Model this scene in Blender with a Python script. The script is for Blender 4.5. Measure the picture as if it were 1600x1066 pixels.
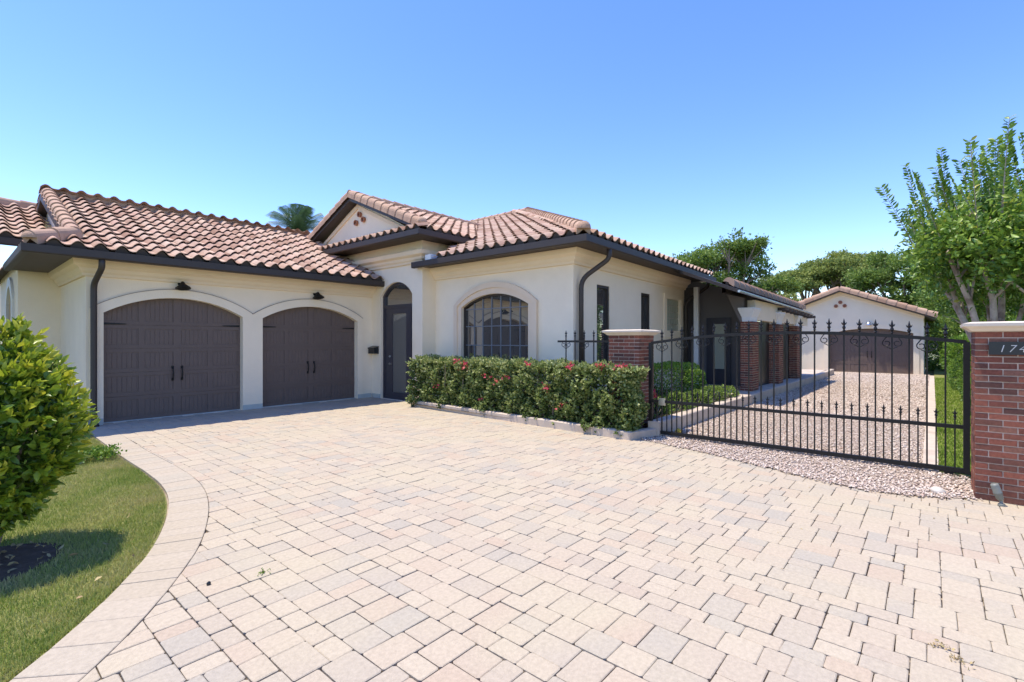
import bpy, math, random
import numpy as np
from mathutils import Matrix, Vector
for o in list(bpy.data.objects): bpy.data.objects.remove(o)
random.seed(7); rng = np.random.default_rng(7)
S = bpy.context.scene; COL = S.collection
# ------------------------------------------------------------------ camera, sky, sun, exposure
CAMH = 1.64
ANG = math.atan(657/765.)
cam = bpy.data.cameras.new('camera'); camo = bpy.data.objects.new('camera', cam); COL.objects.link(camo)
camo.location = (0, 0, CAMH); camo.rotation_euler = (math.pi/2, 0, ANG-math.pi/2)
cam.lens = 765/1600*36; cam.sensor_width = 36; cam.clip_end = 3000; cam.clip_start = .05; cam.shift_y = -1/1600
S.camera = camo
SUN = Vector((-.16, .285, 1)).normalized()
w = bpy.data.worlds.new('World'); S.world = w; w.use_nodes = True
nt = w.node_tree; bg = nt.nodes['Background']
sky = nt.nodes.new('ShaderNodeTexSky'); sky.sky_type = 'NISHITA'; sky.sun_disc = False
sky.sun_elevation = math.asin(SUN.z); sky.sun_rotation = math.atan2(SUN.x, SUN.y)
sky.air_density = 1.0; sky.dust_density = .15; sky.ozone_density = 2.6; sky.altitude = 0
hs_ = nt.nodes.new('ShaderNodeHueSaturation'); hs_.inputs['Saturation'].default_value = 1.24; hs_.inputs['Hue'].default_value = .518; nt.links.new(sky.outputs[0], hs_.inputs['Color']); nt.links.new(hs_.outputs[0], bg.inputs[0]); bg.inputs[1].default_value = .142
sl = bpy.data.lights.new('sun', 'SUN'); sl.energy = 2.75; sl.angle = math.radians(.53); sl.color = (1, .905, .77)
so = bpy.data.objects.new('sun', sl); COL.objects.link(so); so.rotation_euler = SUN.to_track_quat('Z', 'Y').to_euler(); so.location = (0, 0, 30)
S.view_settings.view_transform = 'Standard'; S.view_settings.look = 'None'; S.view_settings.gamma = 1
S.view_settings.exposure = 1.22
S.render.engine = 'CYCLES'
# ------------------------------------------------------------------ helpers
W = {}
class MB:
    def __init__(s): s.v = []; s.f = []; s.m = []; s.t = []
    def add(s, vs, fs, m=0, t=None):
        b = len(s.v); s.v += [tuple(p) for p in vs]
        t = random.random() if t is None else t
        for f in fs: s.f.append([b+i for i in f]); s.m.append(m); s.t.append(t)
        return s
    def box(s, a, b, m=0, t=None):
        x0, y0, z0 = [min(p, q) for p, q in zip(a, b)]; x1, y1, z1 = [max(p, q) for p, q in zip(a, b)]
        return s.add([(x0,y0,z0),(x1,y0,z0),(x1,y1,z0),(x0,y1,z0),(x0,y0,z1),(x1,y0,z1),(x1,y1,z1),(x0,y1,z1)],
              [(3,2,1,0),(4,5,6,7),(0,1,5,4),(1,2,6,5),(2,3,7,6),(3,0,4,7)], m, t)
    def tube(s, pts, rad, n=8, m=0, t=None, cap=True):
        pts = [Vector(p) for p in pts]; k = len(pts)
        rad = rad if isinstance(rad, (list, tuple)) else [rad]*k
        vs = []; ref = None
        for i in range(k):
            d = (pts[min(i+1,k-1)]-pts[max(i-1,0)]).normalized()
            if ref is None: ref = Vector((0,0,1)) if abs(d.z) < .9 else Vector((1,0,0))
            a = d.cross(ref); a = a.normalized() if a.length > 1e-5 else d.orthogonal().normalized()
            b = d.cross(a).normalized(); ref = -b if ref.dot(-b) > 0 else b
            a = d.cross(ref).normalized(); b = ref
            for j in range(n):
                q = 2*math.pi*(j+.5)/n; vs.append(pts[i]+(a*math.cos(q)+b*math.sin(q))*rad[i])
        fs = [(i*n+j, i*n+(j+1)%n, (i+1)*n+(j+1)%n, (i+1)*n+j) for i in range(k-1) for j in range(n)]
        if cap: fs += [tuple(range(n-1,-1,-1)), tuple(range((k-1)*n, k*n))]
        return s.add(vs, fs, m, t)
    def lathe(s, c, prof, n=10, m=0, t=None, axis=None):
        # prof: (r, height)
        M = Matrix.Translation(c) @ (Vector(axis).to_track_quat('Z','Y').to_matrix().to_4x4() if axis else Matrix())
        vs = [M @ Vector((r*math.cos(2*math.pi*j/n), r*math.sin(2*math.pi*j/n), z)) for r, z in prof for j in range(n)]
        fs = [(i*n+j, i*n+(j+1)%n, (i+1)*n+(j+1)%n, (i+1)*n+j) for i in range(len(prof)-1) for j in range(n)]
        fs += [tuple(range(n-1,-1,-1)), tuple(range((len(prof)-1)*n, len(prof)*n))]
        return s.add(vs, fs, m, t)
    def sweep(s, path, prof, closed=True, m=0, t=None, caps=True):
        # path of (x,y) or (x,y,z0); prof of (out, z): out is to the RIGHT of travel
        P = [Vector((p[0], p[1])) for p in path]; Z = [p[2] if len(p) > 2 else 0 for p in path]; k = len(P); n = len(prof); vs = []
        for i in range(k):
            d0 = (P[i]-P[i-1]).normalized() if i else (P[1]-P[0]).normalized()
            d1 = (P[i+1]-P[i]).normalized() if i < k-1 else d0
            n0 = Vector((d0.y,-d0.x)); n1 = Vector((d1.y,-d1.x)); mm = (n0+n1); mm = mm/(mm.dot(n0) or 1)
            vs += [(P[i].x+mm.x*o, P[i].y+mm.y*o, Z[i]+z) for o, z in prof]
        e = n if closed else n-1
        fs = [(i*n+j, (i+1)*n+j, (i+1)*n+(j+1)%n, i*n+(j+1)%n) for i in range(k-1) for j in range(e)]
        if closed and caps: fs += [tuple(range(n)), tuple(range(k*n-1,(k-1)*n-1,-1))]
        return s.add(vs, fs, m, t)
    def poly_prism(s, pts, z0, z1, ins=0, ch=0, m=0, t=None):
        k = len(pts); c = (sum(p[0] for p in pts)/k, sum(p[1] for p in pts)/k)
        def inn(p, q):
            d = math.hypot(p[0]-c[0], p[1]-c[1]) or 1; f = max(0, 1-q/d*1.3); return (c[0]+(p[0]-c[0])*f, c[1]+(p[1]-c[1])*f)
        rings = [[(p[0],p[1],z0) for p in pts], [(p[0],p[1],z1-ch) for p in pts]]
        if ins: rings.append([(*inn(p,ins), z1) for p in pts])
        vs = sum(rings, [])
        fs = [(r*k+i, r*k+(i+1)%k, (r+1)*k+(i+1)%k, (r+1)*k+i) for r in range(len(rings)-1) for i in range(k)]
        fs.append(tuple((len(rings)-1)*k+i for i in range(k)))
        return s.add(vs, fs, m, t)
    def mesh(s, name, mats, smooth=False):
        me = bpy.data.meshes.new(name); me.from_pydata(s.v, [], s.f)
        for q in (mats if isinstance(mats, (list, tuple)) else [mats]): me.materials.append(q)
        me.polygons.foreach_set('material_index', s.m)
        a = me.attributes.new('tone', 'FLOAT', 'FACE'); a.data.foreach_set('value', s.t)
        if smooth: me.polygons.foreach_set('use_smooth', [True]*len(s.f))
        me.update(); return me
def link(name, me, parent=None, M=None, **props):
    o = bpy.data.objects.new(name, me); COL.objects.link(o); M = M or Matrix()
    if parent is not None:
        o.parent = parent; o.matrix_parent_inverse = W[parent].inverted()
    o.matrix_basis = M; W[o] = M
    for k, v in props.items(): o[k] = v
    return o
def obj(name, mb, mats, parent=None, smooth=False, **props): return link(name, mb.mesh(name, mats, smooth), parent, **props)
def thing(name, label, cat, loc=(0,0,0), group=None):
    o = link(name, None, None, Matrix.Translation(loc)); o['label'] = label; o['category'] = cat
    if group: o['group'] = group
    o.empty_display_size = .2
    return o
def tri_mesh(name, V, F, mats, tone=None, smooth=False):
    me = bpy.data.meshes.new(name); n = F.shape[1]
    me.vertices.add(len(V)); me.vertices.foreach_set('co', V.astype(np.float32).ravel())
    me.loops.add(F.size); me.loops.foreach_set('vertex_index', F.astype(np.int32).ravel())
    me.polygons.add(len(F)); me.polygons.foreach_set('loop_start', np.arange(0, F.size, n, dtype=np.int32))
    for q in (mats if isinstance(mats, (list, tuple)) else [mats]): me.materials.append(q)
    a = me.attributes.new('tone', 'FLOAT', 'FACE'); a.data.foreach_set('value', (tone if tone is not None else rng.random(len(F))).astype(np.float32))
    me.update(calc_edges=True); me.validate()
    if smooth: me.polygons.foreach_set('use_smooth', [True]*len(F))
    return me
# ------------------------------------------------------------------ materials
def rgb(h): # sRGB 0-255 -> linear
    return tuple((c/255/12.92 if c/255 <= .04045 else ((c/255+.055)/1.055)**2.4) for c in h)+(1,)
def mat(name, c, rough=.7, ramp=None, noise=None, bump=None, spec=.5, metal=0, ior=None, trans=0, mix=None, coat=0):
    """c base colour; ramp=[colours] by 'tone'; noise=(scale, amount) value mottling; bump=(scale, strength, dist); mix=(colour, scale, lo, hi) patches"""
    m = bpy.data.materials.new(name); m.use_nodes = True; t = m.node_tree; N = t.nodes; L = t.links; b = N['Principled BSDF']
    b.inputs['Roughness'].default_value = rough; b.inputs['Metallic'].default_value = metal
    b.inputs['Specular IOR Level'].default_value = spec
    if ior: b.inputs['IOR'].default_value = ior
    if coat: b.inputs['Coat Weight'].default_value = coat
    tc = N.new('ShaderNodeTexCoord'); co = tc.outputs['Object']
    geo = N.new('ShaderNodeNewGeometry'); co = geo.outputs['Position']
    if ramp:
        a = N.new('ShaderNodeAttribute'); a.attribute_name = 'tone'; r = N.new('ShaderNodeValToRGB'); e = r.color_ramp.elements
        r.color_ramp.interpolation = 'LINEAR'
        while len(e) < len(ramp): e.new(.5)
        for i, q in enumerate(ramp): e[i].position = i/(len(ramp)-1); e[i].color = q
        L.new(a.outputs['Fac'], r.inputs[0]); out = r.outputs[0]
    else:
        r = N.new('ShaderNodeRGB'); r.outputs[0].default_value = c; out = r.outputs[0]
    if mix:
        n = N.new('ShaderNodeTexNoise'); n.inputs['Scale'].default_value = mix[1]; n.inputs['Detail'].default_value = 6; L.new(co, n.inputs['Vector'])
        mr = N.new('ShaderNodeMapRange'); mr.inputs[1].default_value = mix[2]; mr.inputs[2].default_value = mix[3]; L.new(n.outputs[0], mr.inputs[0])
        mx = N.new('ShaderNodeMix'); mx.data_type = 'RGBA'; L.new(mr.outputs[0], mx.inputs[0]); L.new(out, mx.inputs[6]); mx.inputs[7].default_value = mix[0]; out = mx.outputs[2]
    if noise:
        n = N.new('ShaderNodeTexNoise'); n.inputs['Scale'].default_value = noise[0]; n.inputs['Detail'].default_value = 8; n.inputs['Roughness'].default_value = .65; L.new(co, n.inputs['Vector'])
        mr = N.new('ShaderNodeMapRange'); mr.inputs[1].default_value = .25; mr.inputs[2].default_value = .75; mr.inputs[3].default_value = 1-noise[1]; mr.inputs[4].default_value = 1+noise[1]; L.new(n.outputs[0], mr.inputs[0])
        mx = N.new('ShaderNodeMix'); mx.data_type = 'RGBA'; mx.blend_type = 'MULTIPLY'; mx.inputs[0].default_value = 1; L.new(out, mx.inputs[6]); L.new(mr.outputs[0], mx.inputs[7]); out = mx.outputs[2]
    L.new(out, b.inputs['Base Color'])
    if bump:
        n = N.new('ShaderNodeTexNoise'); n.inputs['Scale'].default_value = bump[0]; n.inputs['Detail'].default_value = 6; L.new(co, n.inputs['Vector'])
        bp = N.new('ShaderNodeBump'); bp.inputs['Strength'].default_value = bump[1]; bp.inputs['Distance'].default_value = bump[2]; L.new(n.outputs[0], bp.inputs['Height']); L.new(bp.outputs[0], b.inputs['Normal'])
    if trans:
        tr = N.new('ShaderNodeBsdfTranslucent'); L.new(out, tr.inputs[0]); ms = N.new('ShaderNodeMixShader'); ms.inputs[0].default_value = trans
        L.new(b.outputs[0], ms.inputs[1]); L.new(tr.outputs[0], ms.inputs[2]); L.new(ms.outputs[0], N['Material Output'].inputs[0])
    return m
def lin(r, g, b): return (r, g, b, 1)
M = {}
M['stucco'] = mat('stucco', lin(.86,.735,.55), .9, noise=(1.3,.05), bump=(45,.5,.008), spec=.2, mix=(lin(.79,.66,.48), .7, .5, .8))
M['trim'] = mat('trim', lin(.74,.585,.42), .85, noise=(3,.05), bump=(70,.2,.004), spec=.2)
M['cornice'] = mat('cornice', lin(.80,.65,.455), .85, noise=(2,.04), bump=(60,.2,.004), spec=.2)
M['base'] = mat('base_paint', lin(.42,.45,.42), .8, noise=(6,.12), bump=(40,.3,.004))
M['joint'] = mat('shadow_line_paint', lin(.34,.27,.205), .8)  # gray-brown that paints the shadow gap along the garage arches
M['white'] = mat('white_paint', lin(.76,.76,.74), .6, noise=(5,.05))
M['dark'] = mat('dark_bronze', lin(.040,.030,.024), .55, noise=(3,.12))
M['soffit'] = mat('soffit_paint', lin(.07,.052,.04), .65, noise=(3,.1))
M['door'] = mat('garage_door_paint', lin(.125,.089,.073), .6, noise=(7,.07), bump=(90,.15,.002))
M['entry'] = mat('entry_paint', lin(.045,.041,.05), .4, noise=(5,.08))
M['iron'] = mat('iron', lin(.012,.0115,.011), .5, noise=(30,.25), bump=(150,.2,.001), spec=.3)
M['steel'] = mat('steel', lin(.55,.55,.54), .3, metal=1)
M['glass'] = mat('window_glass', lin(.05,.05,.047), .02, ior=2.9, spec=.6)
M['doorglass'] = mat('door_glass', lin(.15,.145,.125), .03, ior=2.2, spec=.6)
M['glassblock'] = mat('glass_block', lin(.42,.44,.34), .15, ior=1.6, bump=(35,.6,.01))
M['screen'] = mat('screen_mesh', lin(.17,.15,.14), .85)
M['lead'] = mat('lead_came', lin(.16,.17,.19), .45)
M['tile'] = mat('clay_tile', None, .88, ramp=[lin(.31,.185,.125), lin(.46,.315,.225), lin(.55,.41,.305), lin(.48,.315,.235), lin(.50,.36,.265), lin(.38,.235,.165)], noise=(5,.2), bump=(50,.4,.005), spec=.15, mix=(lin(.30,.20,.15), 1.6, .56, .80))
M['cap'] = mat('clay_cap', None, .88, ramp=[lin(.40,.25,.165), lin(.49,.33,.225), lin(.44,.29,.205)], noise=(6,.2), bump=(50,.4,.005), spec=.15)
M['deck'] = mat('roof_underlay', lin(.07,.05,.04), .9, noise=(8,.2))
M['birdstop'] = mat('eave_closure', lin(.06,.05,.045), .9)
M['terracotta'] = mat('terracotta', lin(.36,.15,.08), .8, noise=(20,.2))
M['paver'] = mat('paver_stone', None, .93, ramp=[lin(.365,.332,.268), lin(.41,.35,.265), lin(.435,.365,.27), lin(.45,.385,.285), lin(.425,.34,.25), lin(.39,.35,.275)], noise=(38,.15), bump=(110,.6,.006), spec=.12, mix=(lin(.44,.38,.27), .9, .45, .7))
M['border'] = mat('border_stone', None, .93, ramp=[lin(.395,.35,.268), lin(.43,.37,.28), lin(.41,.35,.258)], noise=(30,.15), bump=(110,.6,.006), spec=.12)
M['sand'] = mat('joint_sand', lin(.18,.145,.105), .95, noise=(9,.3), bump=(200,.5,.004), spec=.1, mix=(lin(.42,.35,.26), .9, .40, .58))
M['brick'] = mat('brick', None, .85, ramp=[lin(.085,.042,.034), lin(.20,.068,.044), lin(.25,.088,.055), lin(.14,.058,.04), lin(.23,.105,.07)], noise=(45,.35), bump=(120,.5,.004), spec=.25)
M['mortar'] = mat('mortar', lin(.55,.45,.36), .95, noise=(30,.15), bump=(150,.5,.003))
M['stone'] = mat('cast_stone', lin(.72,.62,.49), .8, noise=(8,.07), bump=(90,.2,.003))
M['concrete'] = mat('concrete', lin(.52,.43,.335), .9, noise=(6,.14), bump=(60,.4,.004), mix=(lin(.42,.34,.26), 2, .5, .7))
M['gravelbed'] = mat('gravel_bed', lin(.42,.335,.26), .95, noise=(45,.4), bump=(60,1,.03), spec=.1, mix=(lin(.58,.485,.39), 55, .45, .6))
M['pebble'] = mat('pebble', None, .85, ramp=[lin(.26,.19,.14), lin(.50,.40,.315), lin(.60,.495,.395), lin(.70,.61,.51), lin(.48,.34,.26)], noise=(80,.1), spec=.2)
M['soil'] = mat('soil', lin(.105,.075,.052), .95, noise=(14,.35), bump=(40,1,.02), spec=.1)
M['turf'] = mat('turf_soil', lin(.22,.23,.08), .95, noise=(20,.3), bump=(60,1,.02), spec=.1)
M['grass'] = mat('grass_blade', None, .7, ramp=[lin(.15,.23,.035), lin(.27,.345,.065), lin(.40,.41,.12), lin(.53,.46,.20)], spec=.2, trans=.35)
M['lush'] = mat('lush_blade', None, .6, ramp=[lin(.12,.20,.02), lin(.24,.34,.04), lin(.38,.46,.08)], spec=.25, trans=.35)
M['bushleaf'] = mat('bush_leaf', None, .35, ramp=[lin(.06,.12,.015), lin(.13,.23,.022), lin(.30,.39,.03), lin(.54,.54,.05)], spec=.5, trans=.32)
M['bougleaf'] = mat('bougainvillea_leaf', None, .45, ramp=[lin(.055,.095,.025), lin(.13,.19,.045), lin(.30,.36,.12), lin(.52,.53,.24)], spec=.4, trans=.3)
M['bract'] = mat('bract', None, .6, ramp=[lin(.50,.04,.14), lin(.62,.08,.10), lin(.66,.20,.15)], trans=.35)
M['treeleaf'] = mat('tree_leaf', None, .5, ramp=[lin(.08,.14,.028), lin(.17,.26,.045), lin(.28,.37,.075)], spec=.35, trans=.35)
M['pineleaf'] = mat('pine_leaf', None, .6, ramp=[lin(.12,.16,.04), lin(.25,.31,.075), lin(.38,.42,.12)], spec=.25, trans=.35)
M['myrtleleaf'] = mat('myrtle_leaf', None, .42, ramp=[lin(.07,.15,.022), lin(.15,.27,.035), lin(.27,.40,.055), lin(.46,.44,.07)], spec=.45, trans=.35)
M['boxleaf'] = mat('boxwood_leaf', None, .45, ramp=[lin(.07,.14,.018), lin(.15,.27,.03), lin(.28,.40,.05)], spec=.4, trans=.32)
M['bark'] = mat('bark', lin(.23,.18,.14), .9, noise=(9,.3), bump=(25,.8,.02))
M['barkpale'] = mat('pale_bark', lin(.40,.33,.27), .85, noise=(7,.35), bump=(18,.4,.01), mix=(lin(.22,.16,.12), 4, .5, .62))
M['palm'] = mat('palm_leaf', None, .5, ramp=[lin(.05,.11,.05), lin(.10,.17,.08)], trans=.2)
M['plaque'] = mat('plaque', lin(.012,.014,.016), .35)
M['digit'] = mat('digit', lin(.62,.60,.55), .35)
M['greypaint'] = mat('grey_green_metal', lin(.17,.18,.155), .5, noise=(20,.15))
M['ground'] = mat('far_ground', lin(.10,.12,.04), .95, noise=(2,.3), mix=(lin(.16,.15,.07), .3, .45, .6))
M['rock'] = mat('white_rock', lin(.52,.47,.40), .85, noise=(30,.1), bump=(50,.5,.01))
M['yellow'] = mat('yellow_plastic', lin(.65,.42,.03), .5)
M['dryleaf'] = mat('dry_leaf', None, .8, ramp=[lin(.30,.20,.09), lin(.45,.36,.16)])
# ------------------------------------------------------------------ curves that bound the paving
def catmull(P, n=10):
    out = []
    for i in range(len(P)-1):
        p0, p1, p2, p3 = [Vector(P[min(max(i+k,0),len(P)-1)]) for k in (-1,0,1,2)]
        for j in range(n):
            t = j/n; out.append(tuple(.5*((2*p1)+(p2-p0)*t+(2*p0-5*p1+4*p2-p3)*t*t+(3*p1-p0-3*p2+p3)*t**3)))
    return out+[tuple(P[-1])]
LAWN = catmull([(1.72,12.3),(1.70,10.6),(1.66,8.8),(1.66,7.4),(1.60,6.4),(1.41,5.55),(1.10,4.72),(.80,4.17),(.50,3.72),(.22,3.38),(-.3,2.85),(-1.2,2.1),(-2.6,1.2)], 10)
BW = .33   # border width
def offs(C, d):
    out = []
    for i in range(len(C)):
        a = Vector(C[max(i-1,0)]); b = Vector(C[min(i+1,len(C)-1)]); t = (b-a).normalized(); out.append((C[i][0]-t.y*d, C[i][1]+t.x*d))
    return out
BORD = offs(LAWN, BW)      # travel is toward -Y, left of travel is +X
GRAV = catmull([(7.9,3.9),(7.55,3.62),(7.42,3.2),(7.2,2.4),(6.92,1.6),(6.66,.9),(6.58,.5),(6.72,.05),(6.93,-.3),(7.1,-.6)], 8)
def near(C, p):
    best = 1e9; bi = 0
    for i in range(len(C)-1):
        ax, ay = C[i]; bx, by = C[i+1]; dx, dy = bx-ax, by-ay; t = max(0, min(1, ((p[0]-ax)*dx+(p[1]-ay)*dy)/(dx*dx+dy*dy+1e-12)))
        d = (p[0]-ax-dx*t)**2+(p[1]-ay-dy*t)**2
        if d < best: best = d; bi = i; bp = (ax+dx*t, ay+dy*t); bt = (dx, dy)
    l = math.hypot(*bt); n = (-bt[1]/l, bt[0]/l)       # left of travel
    return math.sqrt(best), bp, n, ((p[0]-bp[0])*n[0]+(p[1]-bp[1])*n[1])
def clip(poly, p, n):
    out = []
    for i in range(len(poly)):
        a = poly[i]; b = poly[(i+1)%len(poly)]
        da = (a[0]-p[0])*n[0]+(a[1]-p[1])*n[1]; db = (b[0]-p[0])*n[0]+(b[1]-p[1])*n[1]
        if da >= 0: out.append(a)
        if da*db < 0: t = da/(da-db); out.append((a[0]+(b[0]-a[0])*t, a[1]+(b[1]-a[1])*t))
    return out
# ------------------------------------------------------------------ ground, lawn sheets
obj('ground', MB().add([(-900,-900,-.07),(900,-900,-.07),(900,900,-.07),(-900,900,-.07)], [(0,1,2,3)]), M['ground'], kind='structure')
lp = [(x-.015, y) for x, y in LAWN]
obj('lawn', MB().add([(x,y,-.025) for x, y in lp]+[(-9,1.2,-.025),(-9,12.3,-.025)], [tuple(range(len(lp)+1, -1, -1))]), M['turf'], kind='structure')
drive = obj('driveway', MB().add([(-7,-9,-.03),(8.6,-9,-.03),(8.6,12.8,-.03),(-7,12.8,-.03)], [(0,1,2,3)]), M['sand'], kind='structure')
# ------------------------------------------------------------------ pavers
U = .066; GX0, GY0 = -2.2, -4.4; NX, NY = 160, 258
occ = np.zeros((NX, NY), bool); polys = []
kinds = [(4,3),(3,4),(3,3),(3,2),(2,3),(4,2)]; wts = [30,16,30,18,10,4]
for j in range(NY):
    for i in range(NX):
        if occ[i,j]: continue
        ch = random.choices(kinds, wts, k=5)+[(3,2),(2,3),(2,2),(2,1),(1,2),(3,1),(1,3),(1,1)]
        for a, b in ch:
            if i+a <= NX and j+b <= NY and not occ[i:i+a, j:j+b].any():
                # avoid leaving one-cell slits beside the piece
                if (a, b) in kinds and i+a < NX-1 and not occ[i+a, j] and i+a+1 < NX and occ[i+a+1, j]: continue
                occ[i:i+a, j:j+b] = True; polys.append((GX0+i*U, GY0+j*U, GX0+(i+a)*U, GY0+(j+b)*U)); break
CF, SF = math.cos(ANG), math.sin(ANG)
def view(p):
    d = p[0]*CF+p[1]*SF; r = p[0]*SF-p[1]*CF
    return d, (800+765*r/d if d > .1 else None), (532+(CAMH-(p[2] if len(p) > 2 else 0))*765/d if d > .1 else None)
pv = []
for x0, y0, x1, y1 in polys:
    c = ((x0+x1)/2, (y0+y1)/2)
    if c[1] > 12.5 or (c[0] > 7.75 and c[1] < 9.9) or c[0] > 8.15: continue
    g = .0014+random.random()*.0018; jt = lambda: random.uniform(-.0025,.0025)
    r = random.uniform(.007,.014)
    P = [(x0+g+jt(),y0+g+r),(x0+g+r,y0+g+jt()),(x1-g-r,y0+g+jt()),(x1-g+jt(),y0+g+r),(x1-g+jt(),y1-g-r),(x1-g-r,y1-g+jt()),(x0+g+r,y1-g+jt()),(x0+g+jt(),y1-g-r)]
    d, bp, n, sd = near(BORD, c)
    if d < .45 or sd < 0:
        if sd < -.3: continue
        P = clip(P, (bp[0]+n[0]*.004, bp[1]+n[1]*.004), n)
        if len(P) < 3: continue
        ar = abs(sum(P[i][0]*P[(i+1)%len(P)][1]-P[(i+1)%len(P)][0]*P[i][1] for i in range(len(P))))/2
        if ar < .0016: continue
    d2, bp2, n2, sd2 = near(GRAV, c)
    if c[1] < 3.95 and c[1] > -.6 and sd2 > .12: continue
    if c[1] <= -.6 and c[0] > 7.1: continue
    pv.append(P)
def pscore(P):
    c = (sum(p[0] for p in P)/len(P), sum(p[1] for p in P)/len(P)); d, x, y = view(c)
    if d < .5 or x is None or not (-20 < x < 1620 and y < 1090): return 0
    ar = abs(sum(P[i][0]*P[(i+1)%len(P)][1]-P[(i+1)%len(P)][0]*P[i][1] for i in range(len(P))))/2
    return ar/d**3
pv.sort(key=pscore, reverse=True)
rest = MB()
for i, P in enumerate(pv):
    z = random.uniform(-.003,.002); mb = MB() if i < 300 else rest
    mb.poly_prism(P, -.05, z, ins=.0055, ch=.0035)
    if i < 300: obj('paver', mb, M['paver'], drive)
obj('paver_field', rest, M['paver'], drive, kind='stuff')
# border course along the lawn
s = 0; acc = [0]
for i in range(1, len(LAWN)): acc.append(acc[-1]+math.dist(LAWN[i-1], LAWN[i]))
def at(C, q):
    for i in range(1, len(C)):
        if acc[i] >= q: t = (q-acc[i-1])/(acc[i]-acc[i-1]+1e-9); return (C[i-1][0]+(C[i][0]-C[i-1][0])*t, C[i-1][1]+(C[i][1]-C[i-1][1])*t)
    return C[-1]
q = .12
while q < acc[-1]-.3:
    L = random.choice((.15,.155,.235)); a, b, c_, d_ = at(LAWN,q+.0015), at(BORD,q+.0015), at(BORD,q+L-.0015), at(LAWN,q+L-.0015); q += L
    obj('border_paver', MB().poly_prism([a,d_,c_,b], -.05, random.uniform(-.001,.003), ins=.005, ch=.003), M['border'], drive)
# ------------------------------------------------------------------ house
house = thing('house', 'cream stucco house with clay tile roofs and two brown garage doors', 'house', (8,12,0))
def wall(mb, s0, s1, zt, plane, opens, depth, zb=-.05, m=0, mrev=None, back=None):
    """vertical wall; opens: (a, b, bottom, curve); zt number or function; plane(s,z,d) -> xyz, d = inward depth"""
    ss = {s0, s1}
    for a, b, bo, cu in opens: ss |= {a+(b-a)*k/24 for k in range(25)}
    if callable(zt): ss |= {s0+(s1-s0)*k/60 for k in range(61)}
    ss = sorted(ss); T = zt if callable(zt) else (lambda s: zt)
    for p, q in zip(ss, ss[1:]):
        if q-p < 1e-6: continue
        mid = (p+q)/2; op = [o for o in opens if o[0] < mid < o[1]]
        seg = [(zb, zb, T(p), T(q))]
        if op:
            a, b, bo, cu = op[0]; seg = [(cu(p), cu(q), T(p), T(q))]
            if bo > zb: seg.append((zb, zb, bo, bo))
            mb.add([plane(p,cu(p),0), plane(q,cu(q),0), plane(q,cu(q),depth), plane(p,cu(p),depth)], [(0,1,2,3)], mrev if mrev is not None else m)
        for z0, z1, z2, z3 in seg:
            mb.add([plane(p,z0,0), plane(q,z1,0), plane(q,z3,0), plane(p,z2,0)], [(0,1,2,3)], m)
            if callable(zt) and back: mb.add([plane(p,z2,0), plane(q,z3,0), plane(q,z3,back), plane(p,z2,back)], [(0,1,2,3)], m)
    for a, b, bo, cu in opens:
        for e in (a, b): mb.add([plane(e,bo,0), plane(e,cu(e),0), plane(e,cu(e),depth), plane(e,bo,depth)], [(0,1,2,3)], mrev if mrev is not None else m)
        if bo > zb: mb.add([plane(a,bo,0), plane(b,bo,0), plane(b,bo,depth), plane(a,bo,depth)], [(0,1,2,3)], mrev if mrev is not None else m)
    return mb
def arc(a, b, zs, rise):
    R = ((b-a)**2/4+rise**2)/(2*rise); c = (a+b)/2
    return lambda s: zs-(R-rise)+math.sqrt(max(0, R*R-(s-c)**2))
def band(mb, inner, outer, plane, d0, d1, m=0):
    k = len(inner)
    for i in range(k-1):
        a, b, c, d = inner[i], inner[i+1], outer[i+1], outer[i]
        v = [plane(*p, e) for e in (d0, d1) for p in (a, b, c, d)]
        mb.add(v, [(0,1,2,3),(7,6,5,4),(0,4,5,1),(2,6,7,3)], m)
    for i in (0, k-1): mb.add([plane(*inner[i],d0),plane(*outer[i],d0),plane(*outer[i],d1),plane(*inner[i],d1)], [(0,1,2,3)], m)
    return mb
def archpath(a, b, z0, zs, rise, off=0, n=24):
    cu = arc(a-off, b+off, zs+off*.25, rise+off*.85)
    return [(a-off,z0)]+[(a-off+(b-a+2*off)*k/n, cu(a-off+(b-a+2*off)*k/n)) for k in range(n+1)]+[(b+off,z0)]
YG, XE, XB, YT, YC = 12.33, 8.12, 8.56, 10.04, 5.67
pg = lambda s, z, d: (s, YG+d, z)
D1 = (2.06, 4.61, 0, arc(2.06,4.61,2.185,.36)); D2 = (5.06, 7.64, 0, arc(5.06,7.64,2.175,.345))
gw = MB(); wall(gw, 1.80, XE, 3.2, pg, [D1, D2], .3)
gw.add([(1.8,YG,-.05),(1.8,15.4,-.05),(1.8,15.4,3.3),(1.8,YG,3.3)], [(0,1,2,3)])
gw.add([(1.1,15.4,-.05),(1.8,15.4,-.05),(1.8,15.4,3.5),(1.1,15.4,3.5)], [(0,1,2,3)])
obj('wall', gw, M['stucco'], house, label='cream stucco garage wall with two arched openings')
px = lambda X: (lambda s, z, d: (X+d, s, z))
WB = (6.84, 9.0, .62, arc(6.84,9.0,2.46,.29))
wing_w = MB(); wall(wing_w, 15.4, 21, 3.5, px(1.1), [(16.4,17.7,1.2,arc(16.4,17.7,2.55,.4))], .25)
wing_w.add([(1.1,21,0),(14,21,0),(14,21,3.5),(1.1,21,3.5)], [(0,1,2,3)])
obj('wall', wing_w, M['stucco'], house, label='end wall of the left wing')
tr_ = MB(); band(tr_, archpath(16.4,17.7,1.2,2.55,.4), archpath(16.4,17.7,1.2,2.55,.4,.2), px(1.1), -.05, .0); obj('window_surround', tr_, M['white'], house)
obj('window', MB().box((1.28,16.35,1.15),(1.3,17.75,3.0)), M['glass'], house)
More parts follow.
